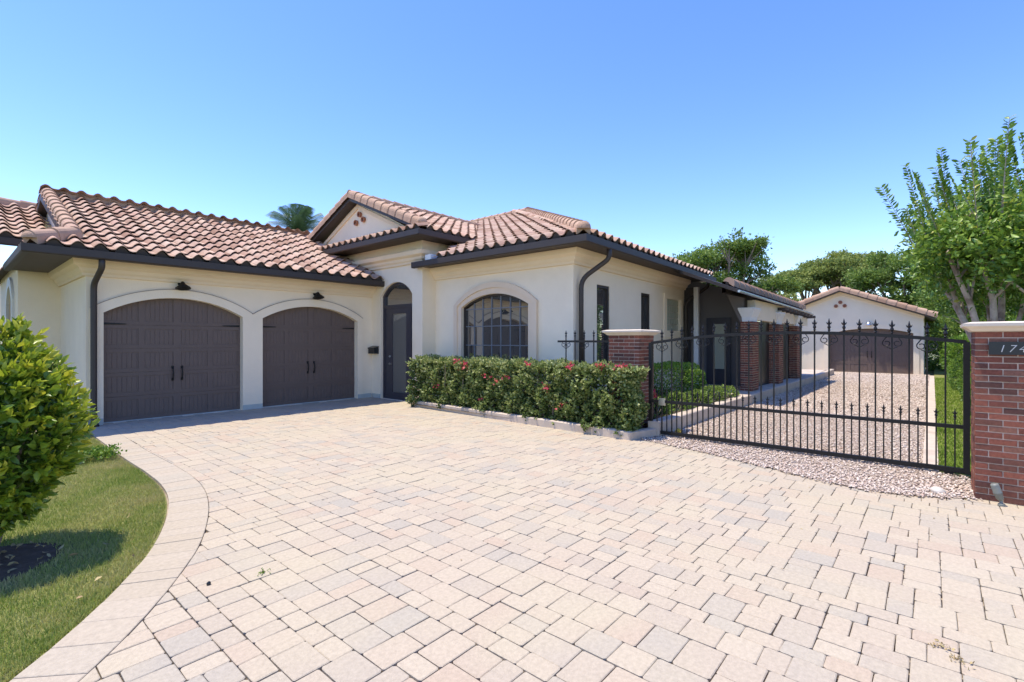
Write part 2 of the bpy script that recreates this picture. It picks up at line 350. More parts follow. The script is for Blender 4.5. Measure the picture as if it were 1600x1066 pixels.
# proud arch surround of the two garage doors
A1 = arc(1.86,4.835,2.27,.455); A2 = arc(4.835,7.81,2.26,.45)
gs = MB(); wall(gs, 1.86, 7.81, lambda s: A1(s) if s < 4.835 else A2(s), lambda s, z, d: (s, YG-.03+d, z), [D1, D2], .03, back=.03)
for e in (1.86, 7.81): gs.add([(e,YG-.03,-.05),(e,YG-.03,2.27),(e,YG,2.27),(e,YG,-.05)], [(0,1,2,3)])
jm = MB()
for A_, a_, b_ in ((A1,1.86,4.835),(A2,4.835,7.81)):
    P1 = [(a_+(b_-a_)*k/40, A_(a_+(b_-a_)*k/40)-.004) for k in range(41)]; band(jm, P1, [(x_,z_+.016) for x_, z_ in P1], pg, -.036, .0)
obj('arch_shadow_line', jm, M['joint'], house)  # added strip; its dark colour stands in for shade at the surround's outer edge
obj('arch_surround', gs, M['stucco'], house, label='proud stucco surround arching over both garage doors')
# entry tower walls
DE = (10.46, 11.88, 0, arc(10.46,11.88,2.88,.36))
tw = MB(); wall(tw, YT, 15.9, 4.35, px(XE), [DE], .16)
tw.add([(XE,YT,-.05),(XB+2.5,YT,-.05),(XB+2.5,YT,4.35),(XE,YT,4.35)], [(0,1,2,3)])
obj('wall', tw, M['stucco'], house, label='taller cream entry tower wall with arched door opening')
# bay walls (the right wall turns a little)
RW1 = (15.35, 5.98)
bw = MB(); wall(bw, YC, YT, 3.56, px(XB), [WB], .16)
rdir = Vector((RW1[0]-XB, RW1[1]-YC)); rl = rdir.length; rdir /= rl; rn = Vector((-rdir.y, rdir.x))
pr = lambda s, z, d: (XB+rdir.x*s+rn.x*d, YC+rdir.y*s+rn.y*d, z)
OW = [(1.02,1.64,.95,lambda s: 2.90), (3.45,4.05,.95,lambda s: 2.90), (5.24,6.38,1.93,lambda s: 2.87)]
wall(bw, 0, rl, 3.56, pr, OW, .1)
obj('wall', bw, M['stucco'], house, label='cream stucco bay wall beside the gate')
# baseboards
for a, b in (((1.84,YG-.042),(2.055,YG+.13)),((4.615,YG-.042),(5.055,YG+.13)),((7.645,YG-.042),(8.08,YG+.13)),((XE-.012,11.9),(XE+.05,YG-.043)),((XE-.012,YT-.012),(XE+.05,10.44)),((1.785,YG-.04),(1.838,15.38))): obj('baseboard', MB().box((*a,-.02),(*b,.115)), M['base'], house)
# cornices
CP = lambda z: [(0,z),(.05,z),(.06,z+.05),(.10,z+.09),(.12,z+.15),(.20,z+.20),(.22,z+.30),(0,z+.30)]
obj('cornice', MB().sweep([(1.8,15.39),(1.8,YG),(XE,YG)], [(-o,z) for o, z in CP(2.88)][::-1]) if False else MB().sweep([(1.8,15.39),(1.8,YG),(XE-.002,YG)], [(o,z) for o, z in CP(2.88)]), M['cornice'], house, label='tan garage cornice')
obj('cornice', MB().sweep([(XE,15.0),(XE,YT),(XB+2,YT)], CP(3.66)), M['cornice'], house, label='tan tower cornice')
obj('cornice', MB().sweep([(XB,YT-.002),(XB,YC),RW1], CP(3.23)), M['cornice'], house, label='tan bay cornice')
# ---- eaves: gutter + soffit
PIT = .42
def gutter(path, z, label, ends=True):   # path = outer eave line travelling so that outside is to the right
    prof = [(0,z),(0,z-.13),(-.02,z-.15),(-.10,z-.15),(-.12,z-.02),(-.10,z-.02),(-.085,z-.12),(-.03,z-.12),(-.012,z)]
    return obj('gutter', MB().sweep(path, prof), M['dark'], house, label=label)
def soffit(path, z, wdt): return obj('soffit', MB().sweep(path, [(-.11,z-.02),(-.11,z-.12),(-wdt,z-.12),(-wdt,z-.09),(-.14,z-.02)]), M['soffit'], house)
ZG, ZT, ZB = 3.30, 4.36, 3.66
EG = [(.87,15.3),(.87,11.7),(8.17,11.7)]
gutter(EG, ZG, 'dark gutter along the garage eave'); soffit(EG, ZG, .94)
ET = [(7.5,15.5),(7.5,9.42),(9.6,9.42)]
gutter(ET, ZT, 'dark gutter around the entry tower'); soffit(ET, ZT, .66)
EB = [(7.92,10.25),(7.92,4.95),(16.3,5.297)]
gutter(EB, ZB, 'long dark gutter round the bay'); soffit(EB, ZB, .70)
# ---- roofs
TW, TE = .318, .355
PROF = []
for k in range(11):
    u = k/10
    PROF.append((u*TW*1.03, .086*math.sin(math.pi*u/.62) if u < .62 else -.014*math.sin(math.pi*(u-.62)/.38)))
TILES = []   # (score, verts, faces, mats)
def inpoly(p, poly):
    c = False; n = len(poly)
    for i in range(n):
        a, b = poly[i], poly[i-1]
        if (a[1] > p[1]) != (b[1] > p[1]) and p[0] < (b[0]-a[0])*(p[1]-a[1])/(b[1]-a[1])+a[0]: c = not c
    return c
def slope(origin, along, up2, poly, parent_label, pitch=PIT, t0=.05, s0=0, birdstop=True, vis=1.0):
    """origin eave point (x,y,z); along/up2 unit plan vectors; poly in (s, plan distance up)"""
    A = Vector((*along, 0)); B = Vector((up2[0], up2[1], pitch)).normalized(); Nn = A.cross(B); Nn = Nn if Nn.z > 0 else -Nn; O = Vector(origin); cs = B.xy.length
    dk = MB().add([O+A*s+B*(t/cs)+Nn*-.03 for s, t in poly], [tuple(range(len(poly)))], 0)
    roof = obj('roof', dk, M['deck'], house, label=parent_label)
    smin, smax = min(p[0] for p in poly), max(p[0] for p in poly); tmax = max(p[1] for p in poly)/cs
    r = 0; t = t0
    while t < tmax:
        s = smin+s0
        while s < smax:
            if inpoly((s+TW*.5, max(.02, (t+TE*(.15 if t > tmax-TE*1.2 else .5))*cs)), poly):
                dz = random.uniform(-.005,.005); ds = random.uniform(-.006,.006); dt = random.uniform(-.008,.008)
                lo = [O+A*(s+ds+p)+B*(t+dt)+Nn*(h+.052+dz) for p, h in PROF]; hi = [O+A*(s+ds+p)+B*(t+TE*1.06)+Nn*(h*.94+.004) for p, h in PROF]
                un = [v-Nn*.015 for v in lo]; n = len(PROF)
                V = lo+hi+un; F = [(i,i+1,n+i+1,n+i) for i in range(n-1)]+[(2*n+i,2*n+i+1,i+1,i) for i in range(n-1)]
                mi = [0]*len(F)
                if r == 0 and birdstop:
                    b0 = len(V); q = [O+A*(s+p)+B*(t+.03)+Nn*(h+.012) for p, h in PROF[:8]]; q2 = [O+A*(s+p)+B*(t+.03)-Nn*.05 for p, h in PROF[:8]]
                    V = V+q+q2; F = F+[(b0+8+i,b0+8+i+1,b0+i+1,b0+i) for i in range(7)]; mi = mi+[1]*7
                c = O+A*(s+TW/2)+B*(t+TE/2); d, x, y = view(c); toC = Vector((-c.x,-c.y,CAMH-c.z)).normalized()
                sc = (abs(toC.dot(Nn))/d**2*vis if (x and -10 < x < 1610 and d > 0) else 0)
                TILES.append((sc, V, F, mi, roof))
            s += TW
        t += TE; r += 1
    return roof
def caps(mb, a, b, r=.105, L=.40, up=Vector((0,0,1)), lift=.03, skirt=.11):
    a, b = Vector(a), Vector(b); d = (b-a); n = max(1, round(d.length/L)); d.normalize(); sd = d.cross(up).normalized(); nn = sd.cross(d).normalized(); st = (b-a).length/n
    ang = [math.pi*k/8 for k in range(9)]
    def ring(p, rr, z): return [p+sd*rr+nn*(lift-skirt)]+[p+sd*(math.cos(q)*rr)+nn*(math.sin(q)*rr*.95+z+lift) for q in ang]+[p-sd*rr+nn*(lift-skirt)]
    for i in range(n):
        p0 = a+d*(i*st-.04); p1 = a+d*((i+1)*st)
        V = ring(p0, r*1.06, .018)+ring(p1, r*.92, 0)+ring(p0, r*.88, .004)
        F = [(k,k+1,11+k+1,11+k) for k in range(10)]+[(22+k,22+k+1,k+1,k) for k in range(10)]
        if i == 0: V.append(p0+nn*(lift-.02)); F += [(22+k+1,22+k,33) for k in range(10)]
        mb.add(V, F)
def dome(mb, p, r, d):
    d = Vector(d).normalized(); V = []; F = []
    sd = d.cross(Vector((0,0,1))).normalized(); nn = sd.cross(d)
    for i in range(6):
        e = math.pi/2*i/5
        V += [Vector(p)-d*(math.sin(e)*r*.9)+(sd*math.cos(math.pi*k/8)+nn*math.sin(math.pi*k/8)*.95)*(math.cos(e)*r) for k in range(9)]
    F = [(i*9+k,i*9+k+1,(i+1)*9+k+1,(i+1)*9+k) for i in range(5) for k in range(8)]; mb.add(V, F)
def capobj(fn, **kw):
    mb = MB(); fn(mb); return obj('ridge_cap', mb, M['cap'], house, **kw)
# garage: eave y 11.7 -> ridge y 16.1
RYG = 16.1; HG = 4.4; ZRG = ZG+PIT*HG; GX = 1.62
slope((.87,11.7,ZG), (1,0), (0,1), [(0,0),(7.25,0),(7.25,HG),(GX-.87,HG),(GX-.87,.75)], 'big clay tile slope over the garage doors')
slope((.87,20.5,ZG), (1,0), (0,-1), [(0,0),(7.25,0),(7.25,HG),(.75,HG),(.75,.75)], 'rear clay tile slope of the garage', vis=0)
slope((.87,11.7,ZG), (0,1), (1,0), [(0,0),(8.8,0),(8.0,.8),(.8,.8)], 'short clay tile apron at the garage end', t0=.16, birdstop=False)
capobj(lambda m: (caps(m, (GX,RYG,ZRG+.02), (8.4,RYG,ZRG+.02))), label='clay caps along the garage ridge')
capobj(lambda m: (caps(m, (GX+.02,12.45,ZG+PIT*.75+.05), (GX+.02,RYG,ZRG+.03), r=.12, L=.36), ), label='clay caps down the garage rake')
capobj(lambda m: (caps(m, (GX+.02,19.75,ZG+PIT*.75+.05), (GX+.02,RYG,ZRG+.03), r=.12, L=.36), ))
capobj(lambda m: (caps(m, (1.02,11.85,ZG+.10), (GX+.06,12.46,ZG+PIT*.76+.07), r=.115), dome(m, (1.0,11.83,ZG+.12), .125, (1,1,.2))), label='rounded clay cap at the garage corner')
gm = MB().add([(GX+.08,12.4,ZG+.28),(GX+.08,19.8,ZG+.28),(GX+.08,RYG,ZRG-.02)], [(0,1,2)]); obj('gable', gm, M['stucco'], house)
ra = MB()
for y0, y1, s_ in ((12.4,RYG,1),(19.8,RYG,-1)): ra.add([(GX-.10,y0,ZG+.32),(GX-.10,y1,ZRG+.0),(GX+.2,y1,ZRG),(GX+.2,y0,ZG+.32),(GX-.10,y0,ZG+.14),(GX-.10,y1,ZRG-.16),(GX+.2,y1,ZRG-.16),(GX+.2,y0,ZG+.14)], [(0,1,2,3),(4,5,6,7),(0,1,5,4),(2,3,7,6)])
obj('rake_board', ra, M['dark'], house)
# left wing roof (behind the garage end)
wz = 3.78
slope((-4,14.6,wz), (1,0), (0,1), [(0,0),(5.6,0),(5.6,3.0),(0,3.0)], 'clay tile slope of the left wing')
capobj(lambda m: caps(m, (-4,17.6,wz+3*PIT+.02), (1.75,17.6,wz+3*PIT+.02)), label='clay caps along the left wing ridge')
gutter([(-4,14.6),(1.25,14.6)], wz, 'gutter of the left wing')
obj('wall', MB().box((-4,15.6,-.05),(.62,15.7,3.6)), M['stucco'], house, label='far left wing wall')
# entry tower roof: ridge y 13.0, gable plane x 7.8
RYT = 13.0; HT = RYT-9.42; ZRT = ZT+PIT*HT; TXE = 13.4
slope((7.5,9.42,ZT), (1,0), (0,1), [(.33,.0),(2.15,0),(TXE-7.5+.1,HT),(.30,HT),(.30,.3)], 'clay tile slope on the right of the entry tower')
slope((7.5,16.58,ZT), (1,0), (0,-1), [(.3,0),(3,0),(TXE-7.5,HT),(.30,HT)], 'clay tile slope on the left of the entry tower', vis=0)
slope((7.5,9.42,ZT), (0,1), (1,0), [(.05,0),(6.9,0),(6.9,.55),(.35,.55)], 'narrow clay tile apron under the tower gable', pitch=.36)
capobj(lambda m: caps(m, (7.82,RYT,ZRT+.05), (TXE,RYT,ZRT+.05)), label='clay caps along the tower ridge')
capobj(lambda m: (caps(m, (7.86,9.75,ZT+PIT*.33+.07), (7.86,RYT,ZRT+.06), r=.125, L=.37), dome(m, (7.84,9.72,ZT+.25), .135, (.3,1,.35))), label='clay caps down the right tower rake')
capobj(lambda m: caps(m, (7.86,16.25,ZT+PIT*.33+.07), (7.86,RYT,ZRT+.06), r=.125, L=.37), label='clay caps down the left tower rake')
ra = MB()
for y0 in (9.75, 16.25):
    zz = ZT+PIT*.33; ra.add([(7.80,y0,zz+.05),(7.80,RYT,ZRT+.03),(8.12,RYT,ZRT+.03),(8.12,y0,zz+.05),(7.80,y0,zz-.10),(7.80,RYT,ZRT-.12),(8.12,RYT,ZRT-.12),(8.12,y0,zz-.10)], [(0,1,2,3),(4,5,6,7),(0,1,5,4),(2,3,7,6)])
obj('rake_board', ra, M['dark'], house, label='dark rake boards of the tower gable')
obj('gable', MB().add([(8.10,9.9,ZT-.05),(8.10,16.1,ZT-.05),(8.10,RYT,ZRT-.08)], [(0,1,2)]), M['stucco'], house, label='cream triangular gable of the entry tower')
gt = MB()
for y0 in (10.4, 15.6): gt.add([(8.06,y0,ZT+.16),(8.06,RYT,ZRT-.18),(8.10,RYT,ZRT-.18),(8.10,y0,ZT+.16),(8.06,y0,ZT+.05),(8.06,RYT,ZRT-.30),(8.10,RYT,ZRT-.30),(8.10,y0,ZT+.05)], [(0,1,2,3),(4,5,6,7),(0,1,5,4),(2,3,7,6)])
obj('gable_trim', gt, M['cornice'], house)
for y, z in ((12.88,5.37),(13.07,5.15),(12.68,5.19)):
    obj('gable_vent', MB().lathe((8.1,y,z), [(.075,-.02),(.085,.06),(.085,.075),(.055,.075),(.05,.0)], 12, axis=(-1,0,0)), M['terracotta'], house)
# main bay roof
HM = 7.55
slope((7.92,4.95,ZB), (0,1), (1,0), [(0,0),(4.5,0),(4.6,.7),(5.2,1.2),(10.6,HM),(HM,HM)], 'clay tile slope above the arched bay window')
ed = Vector((17.1-7.92, 5.33-4.95)).normalized()
slope((7.92,4.95,ZB), (ed.x,ed.y), (-ed.y,ed.x), [(0,0),(8.35,0),(8.35,HM),(HM,HM)], 'clay tile slope along the right side of the house')
capobj(lambda m: (caps(m, (8.12,5.15,ZB+.13), (7.92+HM,4.95+HM,ZB+HM*PIT+.06), r=.13, L=.40), dome(m, (8.10,5.13,ZB+.16), .145, (1,1,.3))), label='clay caps up the hip of the bay roof')
capobj(lambda m: caps(m, (7.92+HM,4.95+HM,ZB+HM*PIT+.06), (7.92+HM,16,ZB+HM*PIT+.06)), label='clay caps along the main ridge')
slope((7.92+2*HM,4.95+HM,ZB), (0,1), (-1,0), [(0,0),(5,0),(5,HM),(0,HM)], 'rear clay tile slope of the main roof', vis=0)
fl = MB().box((7.95,9.50,ZB-.02),(8.3,9.72,ZB+.14)); obj('flashing', fl, M['white'], house, label='pale metal flashing box at the bay eave')
TILES.sort(key=lambda q: -q[0]); tr = MB()
for i, (sc, V, F, mi, roof) in enumerate(TILES):
    mb = MB() if i < 300 else tr; b = len(mb.v); tn = random.random(); mb.v += [tuple(v) for v in V]
    mb.f += [[b+k for k in f] for f in F]; mb.m += mi; mb.t += [tn]*len(F)
    if i < 300: obj('tile', mb, [M['tile'], M['birdstop']], roof)
obj('tile_field', tr, [M['tile'], M['birdstop']], house, kind='stuff')
# ---- garage doors
def garage_door(a, b, cu, Y, parent, label, nx=4, nrow=5, handles=True, beads=6, hinge=True, X=None):
    F = (lambda s, z, d: (s, Y+d, z)) if X is None else (lambda s, z, d: (X+d, s, z))
    dm = MB(); n = 28
    for k in range(n):
        p, q = a+(b-a)*k/n, a+(b-a)*(k+1)/n; dm.add([F(p,-.02,.0085),F(q,-.02,.0085),F(q,cu(q)+.02,.0085),F(p,cu(p)+.02,.0085)], [(0,1,2,3)])
    D = obj('garage_door', dm, M['door'], parent, label=label)
    H = 2.55; rows = [0, .50, .985, 1.47, 1.955, H]; rail = .07; st = .08; cw = (b-a)/nx
    fm = MB()
    def fr(s0, s1, z0, z1, d):  # frame rectangle clipped by the arch
        k = max(1, int((s1-s0)/.1))
        for i in range(k):
            p, q = s0+(s1-s0)*i/k, s0+(s1-s0)*(i+1)/k; zp, zq = min(z1,cu(p)), min(z1,cu(q))
            if zp <= z0 or zq <= z0: continue
            v = [F(p,z0,d),F(q,z0,d),F(q,zq,d),F(p,zp,d),F(p,z0,.02),F(q,z0,.02),F(q,zq,.02),F(p,zp,.02)]
            fm.add(v, [(0,1,2,3),(0,4,5,1),(2,6,7,3)]+([(0,3,7,4)] if i == 0 else [])+([(1,5,6,2)] if i == k-1 else []))
    for r in range(nrow):
        z0, z1 = rows[r]+.004, rows[r+1]-.004
        fr(a, b, z0, z0+rail, -.006)
        if r < nrow-1: fr(a, b, z1-rail, z1, -.006)
        for c in range(nx+1):
            x0 = max(a, a+c*cw-st*(.9 if c == nx//2 else .6)); x1 = min(b, a+c*cw+st*(.9 if c == nx//2 else .6)); fr(x0, x1, z0+rail, z1-rail if r < nrow-1 else 9, -.0059)
        for c in range(nx):
            pm = MB(); x0 = a+c*cw+st*.95; x1 = a+(c+1)*cw-st*.95; bwid = (x1-x0)/beads
            for i in range(beads):
                p, q = x0+i*bwid+.0015, x0+(i+1)*bwid-.0015; zz = [min(z1-rail-.02, cu(p)-.05), min(z1-rail-.02, cu(q)-.05)] if r == nrow-1 else [z1-rail-.02]*2
                if min(zz) <= z0+rail+.03: continue
                e = .006
                v = [F(p,z0+rail+.02,.0084),F(q,z0+rail+.02,.0084),F(q,zz[1],.0084),F(p,zz[0],.0084),F(p+e,z0+rail+.02,.0035),F(q-e,z0+rail+.02,.0035),F(q-e,zz[1],.0035),F(p+e,zz[0],.0035)]
                pm.add(v, [(4,5,6,7),(0,1,5,4),(2,3,7,6),(1,2,6,5),(3,0,4,7)])
            if pm.f: obj('panel', pm, M['door'], D)
    obj('door_frame', fm, M['door'], D)
    if handles:
        c = (a+b)/2
        for s_ in (-.085, .085):
            hm = MB(); pts = [F(c+s_,.80,-.012),F(c+s_,.84,-.05),F(c+s_,.93,-.065),F(c+s_,1.02,-.05),F(c+s_,1.06,-.012)]
            hm.tube(pts, [.02,.012,.014,.012,.02], 8); A, B = F(c+s_-.022,.77,-.012), F(c+s_+.022,.83,-.02); hm.box(A, B); A, B = F(c+s_-.022,1.03,-.012), F(c+s_+.022,1.09,-.02); hm.box(A, B)
            obj('handle', hm, M['iron'], D)
    if hinge:
        for s_, g in ((a+.02,1),(b-.02,-1)):
            hm = MB(); v = [F(s_,1.955,-.014),F(s_+g*.34,1.965,-.014),F(s_+g*.38,1.975,-.014),F(s_+g*.34,1.985,-.014),F(s_,1.995,-.014)]; v += [(Vector(q)+Vector(F(0,0,-.006))-Vector(F(0,0,0))) for q in v]
            hm.add(v, [(5,6,7,8,9)]+[(i,(i+1)%5,5+(i+1)%5,5+i) for i in range(5)]); obj('strap_hinge', hm, M['iron'], D)
    return D
garage_door(2.06, 4.61, D1[3], YG+.14, house, 'left arched brown garage door, wider in view')
garage_door(5.06, 7.64, D2[3], YG+.14, house, 'right arched brown garage door beside the entry')
obj('threshold', MB().box((2.07,YG+.08,-.02),(4.60,YG+.16,.012)).box((5.07,YG+.08,-.02),(7.63,YG+.16,.012)), M['base'], house)
# ---- entry door
e0 = XE+.10; P_ = px(e0)
en = obj('entry_door', MB().box((e0+.06,10.4,-.02),(e0+.09,11.95,3.3)), M['screen'], house, label='dark arched entry with full height glass')
ef = MB(); inn = archpath(10.46,11.88,0,2.88,.36,-.06); out = archpath(10.46,11.88,0,2.88,.36,.01); band(ef, inn, out, P_, -.03, .05)
ef.box((e0-.03,10.5,2.55),(e0+.05,11.84,2.63)); ef.box((e0-.02,10.5,0),(e0+.04,11.84,.07)); obj('frame', ef, M['entry'], en)
lf = MB(); L0, L1 = 10.62, 11.66
for a, b, z0, z1 in ((L0,10.83,.07,2.55),(11.46,L1,.07,2.55),(10.83,11.46,.07,.20),(10.83,11.46,2.38,2.55)): lf.box((e0-.015,a,z0),(e0+.035,b,z1))
for a, b in ((10.5,10.615),(11.665,11.84)): lf.box((e0+.0,a,.07),(e0+.04,b,2.55))
obj('door_leaf', lf, M['entry'], en)
obj('pane', MB().box((e0+.01,10.83,.2),(e0+.02,11.46,2.38)), M['doorglass'], en)
tm = MB(); cu = arc(10.46,11.88,2.88,.36)
for k in range(16):
    p, q = 10.47+1.40*k/16, 10.47+1.40*(k+1)/16; tm.add([(e0+.03,p,2.6),(e0+.03,q,2.6),(e0+.03,q,cu(q)),(e0+.03,p,cu(p))], [(0,1,2,3)])
obj('transom_pane', tm, M['glass'], en)
obj('door_lock', MB().lathe((e0-.015,11.57,1.19), [(.032,0),(.032,.012),(.02,.02),(.02,.03)], 12, axis=(-1,0,0)), M['steel'], en)
obj('door_lever', MB().lathe((e0-.015,11.57,.98), [(.03,0),(.03,.012),(.012,.02),(.012,.05)], 12, axis=(-1,0,0)).box((e0-.075,11.44,.97),(e0-.055,11.58,.99)), M['steel'], en)
# ---- bay window
wn = obj('bay_window', MB().box((XB+.15,6.8,.6),(XB+.17,9.05,2.8)), M['plaque'], house, label='arched leaded bay window with tan surround')
wi, wo = archpath(6.84,9.0,.62,2.46,.29), archpath(6.84,9.0,.62,2.46,.29,.13); wo2 = archpath(6.84,9.0,.62,2.46,.29,.25)
sm = MB(); band(sm, wi, wo, px(XB), -.045, .0); band(sm, wo, wo2, px(XB), -.075, .0); sm.box((XB-.10,6.55,.50),(XB,9.29,.61)); obj('surround', sm, M['trim'], wn)
fm = MB(); band(fm, archpath(6.84,9.0,.62,2.46,.29,-.045), archpath(6.84,9.0,.62,2.46,.29,.01), px(XB+.06), -.02, .05); fm.box((XB+.04,6.86,.62),(XB+.11,8.98,.665)); obj('frame', fm, M['dark'], wn)
cuw = arc(6.885,8.955,2.425,.28); NCW = 7; cwid = 2.07/NCW; rz = [.665, 1.08, 1.52, 1.985, 2.41, 2.8]
mm = 0
for c in range(NCW):
    y0, y1 = 6.885+c*cwid, 6.885+(c+1)*cwid
    if c: obj('muntin', MB().box((XB+.075,y0-.010,.665),(XB+.10,y0+.010,cuw(y0))), M['lead'], wn)
    for r in range(5):
        z0, z1 = rz[r], rz[r+1]; ys = [y0+(y1-y0)*k/4 for k in range(5)]; zt = [min(z1, cuw(y)) for y in ys]
        if max(zt) <= z0+.01: continue
        zt = [max(z, z0+.002) for z in zt]; tx, ty = random.uniform(-.0035,.0035), random.uniform(-.0035,.0035)
        pt = lambda y, z, d: (XB+.095+d+tx*(y-y0)/cwid+ty*(z-z0)/.4, y, z)
        v = [pt(y,z0,0) for y in ys]+[pt(y,z,0) for y, z in zip(ys, zt)]; obj('pane', MB().add(v, [(k,k+1,5+k+1,5+k) for k in range(4)]), M['glass'], wn)
for z in rz[1:5]:
    ys = [y for y in np.linspace(6.885,8.955,60) if cuw(y) > z]
    if ys: obj('muntin', MB().box((XB+.077,ys[0],z-.010),(XB+.098,ys[-1],z+.010)), M['lead'], wn)
# ---- side windows
for k, (a, b, z0, cu) in enumerate(OW):
    zt = cu(0)
    if k < 2:
        wv = obj('slit_window', MB().add([pr(a,z0,.08),pr(b,z0,.08),pr(b,zt,.08),pr(a,zt,.08)], [(0,1,2,3)]), M['glass'], house, label=['nearer narrow dark side window', 'farther narrow dark side window'][k])
        f = MB()
        for p, q, r_, s_ in ((a,a+.06,z0,zt),(b-.06,b,z0,zt),(a+.06,b-.06,z0,z0+.06),(a+.06,b-.06,zt-.06,zt)):
            v = [pr(u,z,d) for d in (.02,.09) for u, z in ((p,r_),(q,r_),(q,s_),(p,s_))]; f.add(v, [(0,1,2,3),(0,4,5,1),(1,5,6,2),(2,6,7,3),(3,7,4,0)])
        obj('frame', f, M['dark'], wv)
    else:
        wv = obj('glass_block_window', MB().add([pr(a,z0,.09),pr(b,z0,.09),pr(b,zt,.09),pr(a,zt,.09)], [(0,1,2,3)]), M['mortar'], house, label='glass block window with raised cream surround')
        nx_, nz_ = 6, 5
        for i in range(nx_):
            for j in range(nz_):
                p, q = a+(b-a)*i/nx_+.008, a+(b-a)*(i+1)/nx_-.008; r_, s_ = z0+(zt-z0)*j/nz_+.008, z0+(zt-z0)*(j+1)/nz_-.008
                v = [pr(u,z,d) for d in (.04,.09) for u, z in ((p,r_),(q,r_),(q,s_),(p,s_))]; obj('glass_block', MB().add(v, [(0,1,2,3),(0,4,5,1),(1,5,6,2),(2,6,7,3),(3,7,4,0)]), M['glassblock'], wv)
        f = MB()
        for p, q, r_, s_ in ((a-.2,a,z0-.2,zt+.14),(b,b+.2,z0-.2,zt+.14),(a,b,z0-.2,z0),(a,b,zt,zt+.14)):
            v = [pr(u,z,d) for d in (-.03,.0) for u, z in ((p,r_),(q,r_),(q,s_),(p,s_))]; f.add(v, [(0,1,2,3),(0,4,5,1),(1,5,6,2),(2,6,7,3),(3,7,4,0)])
        obj('surround', f, M['stucco'], wv)
# ---- downspouts
def bend(P, r=.12, n=5):
    P = [Vector(p) for p in P]; out = [P[0]]
    for i in range(1, len(P)-1):
        a = (P[i-1]-P[i]).normalized(); b = (P[i+1]-P[i]).normalized(); k = min(r, (P[i-1]-P[i]).length*.45, (P[i+1]-P[i]).length*.45); p, q = P[i]+a*k, P[i]+b*k
        out += [(p*(1-t)**2+P[i]*2*t*(1-t)+q*t*t) for t in [j/n for j in range(n+1)]]
    return out+[P[-1]]
obj('downspout', MB().tube(bend([(1.95,11.78,3.17),(1.95,11.78,3.0),(1.90,12.22,2.72),(1.90,12.22,.10),(1.90,12.0,.02)]), .052, 10), M['dark'], house, True, label='straight dark downspout at the garage corner')
obj('downspout', MB().tube(bend([(8.95,5.05,3.53),(8.95,5.05,3.32),(8.72,5.58,2.92),(8.72,5.58,.0)], .2), .052, 10), M['dark'], house, True, label='bent dark downspout at the bay corner')
obj('downspout', MB().tube(bend([(15.6,5.32,3.53),(15.6,5.32,3.32),(15.22,5.88,2.85),(15.22,5.88,.2)], .2), .052, 10), M['dark'], house, True, label='bent dark downspout at the far end of the side wall')
# ---- porch at the far end
obj('porch_floor', MB().box((13.2,3.72,.0),(27,9,.25)), M['concrete'], house)
obj('porch_wall', MB().add([(X_,y_,z_) for X_ in (15.9,16.0) for y_, z_ in ((4.15,.25),(6.5,.25),(6.5,3.55),(5.8,3.55),(4.15,2.98))], [(4,3,2,1,0),(5,6,7,8,9),(3,4,9,8),(4,0,5,9),(0,1,6,5)]), M['screen'], house, label='dark screened porch wall')
dd = obj('porch_door', MB().box((15.84,4.72,.25),(15.9,5.45,2.35)), M['entry'], house, label='dark porch door with bright glass'); obj('pane', MB().box((15.82,4.88,.75),(15.838,5.22,2.15)), M['glassblock'], dd)
obj('porch_post', MB().box((15.3,5.52,.25),(15.4,5.66,3.3)), M['white'], house)
obj('porch_screen', MB().box((15.42,5.68,.25),(15.46,6.4,3.3)), M['dark'], house)
PX = (14.4, 17.4, 20.2); PW, PD = .32, .62     # across, along
for x in PX:
    pb = MB(); pb.box((x+.012,3.732,.25),(x+PD-.012,3.72+PW-.012,2.16), 1)
    z = .25; k = 0
    while z < 2.12:
        for sd in range(4):
            LN = PD if sd % 2 == 0 else PW; u = -(.1 if k % 2 else 0)
            while u < LN:
                a, b = max(0,u)+.005, min(LN,u+.205)-.005
                if b-a > .03:
                    q = [((x+a,3.72),(x+b,3.75)),((x,3.72+a),(x+.03,3.72+b)),((x+a,3.72+PW-.03),(x+b,3.72+PW)),((x+PD-.03,3.72+a),(x+PD,3.72+b))][sd]
                    pb.box((q[0][0],q[0][1],z+.007),(q[1][0],q[1][1],z+.059))
                u += .205
        z += .066; k += 1
    obj('brick_pillar', pb, [M['brick'], M['mortar']], house, kind='stuff')
    cp = MB(); cx, cy = x+PD/2, 3.72+PW/2
    v = [(cx+sx*(PD/2-.04+q), cy+sy*(PW/2-.04+q), zz) for zz, q in ((2.16,0),(2.28,.01),(2.50,.09),(2.54,.09)) for sx, sy in ((-1,-1),(1,-1),(1,1),(-1,1))]
    cp.add(v, [(i*4+j,i*4+(j+1)%4,(i+1)*4+(j+1)%4,(i+1)*4+j) for i in range(3) for j in range(4)]+[(3,2,1,0),(12,13,14,15)]); obj('capital', cp, M['white'], house)
obj('bracket', MB().add([(X_,y_,z_) for X_ in (14.46,14.52) for y_, z_ in ((3.98,2.17),(4.07,2.17),(4.42,2.95),(3.95,2.82))], [(3,2,1,0),(4,5,6,7),(1,2,6,5),(2,3,7,6),(0,1,5,4)]), M['screen'], house)
obj('porch_beam', MB().box((14.95,3.80,2.22),(22.6,4.0,2.78)), M['stucco'], house)
for x0, x1 in ((14.63,17.29),(17.93,20.19),(20.83,22.5)): obj('porch_screen', MB().box((x0,3.98,.25),(x1,4.02,2.21)), M['plaque'], house)
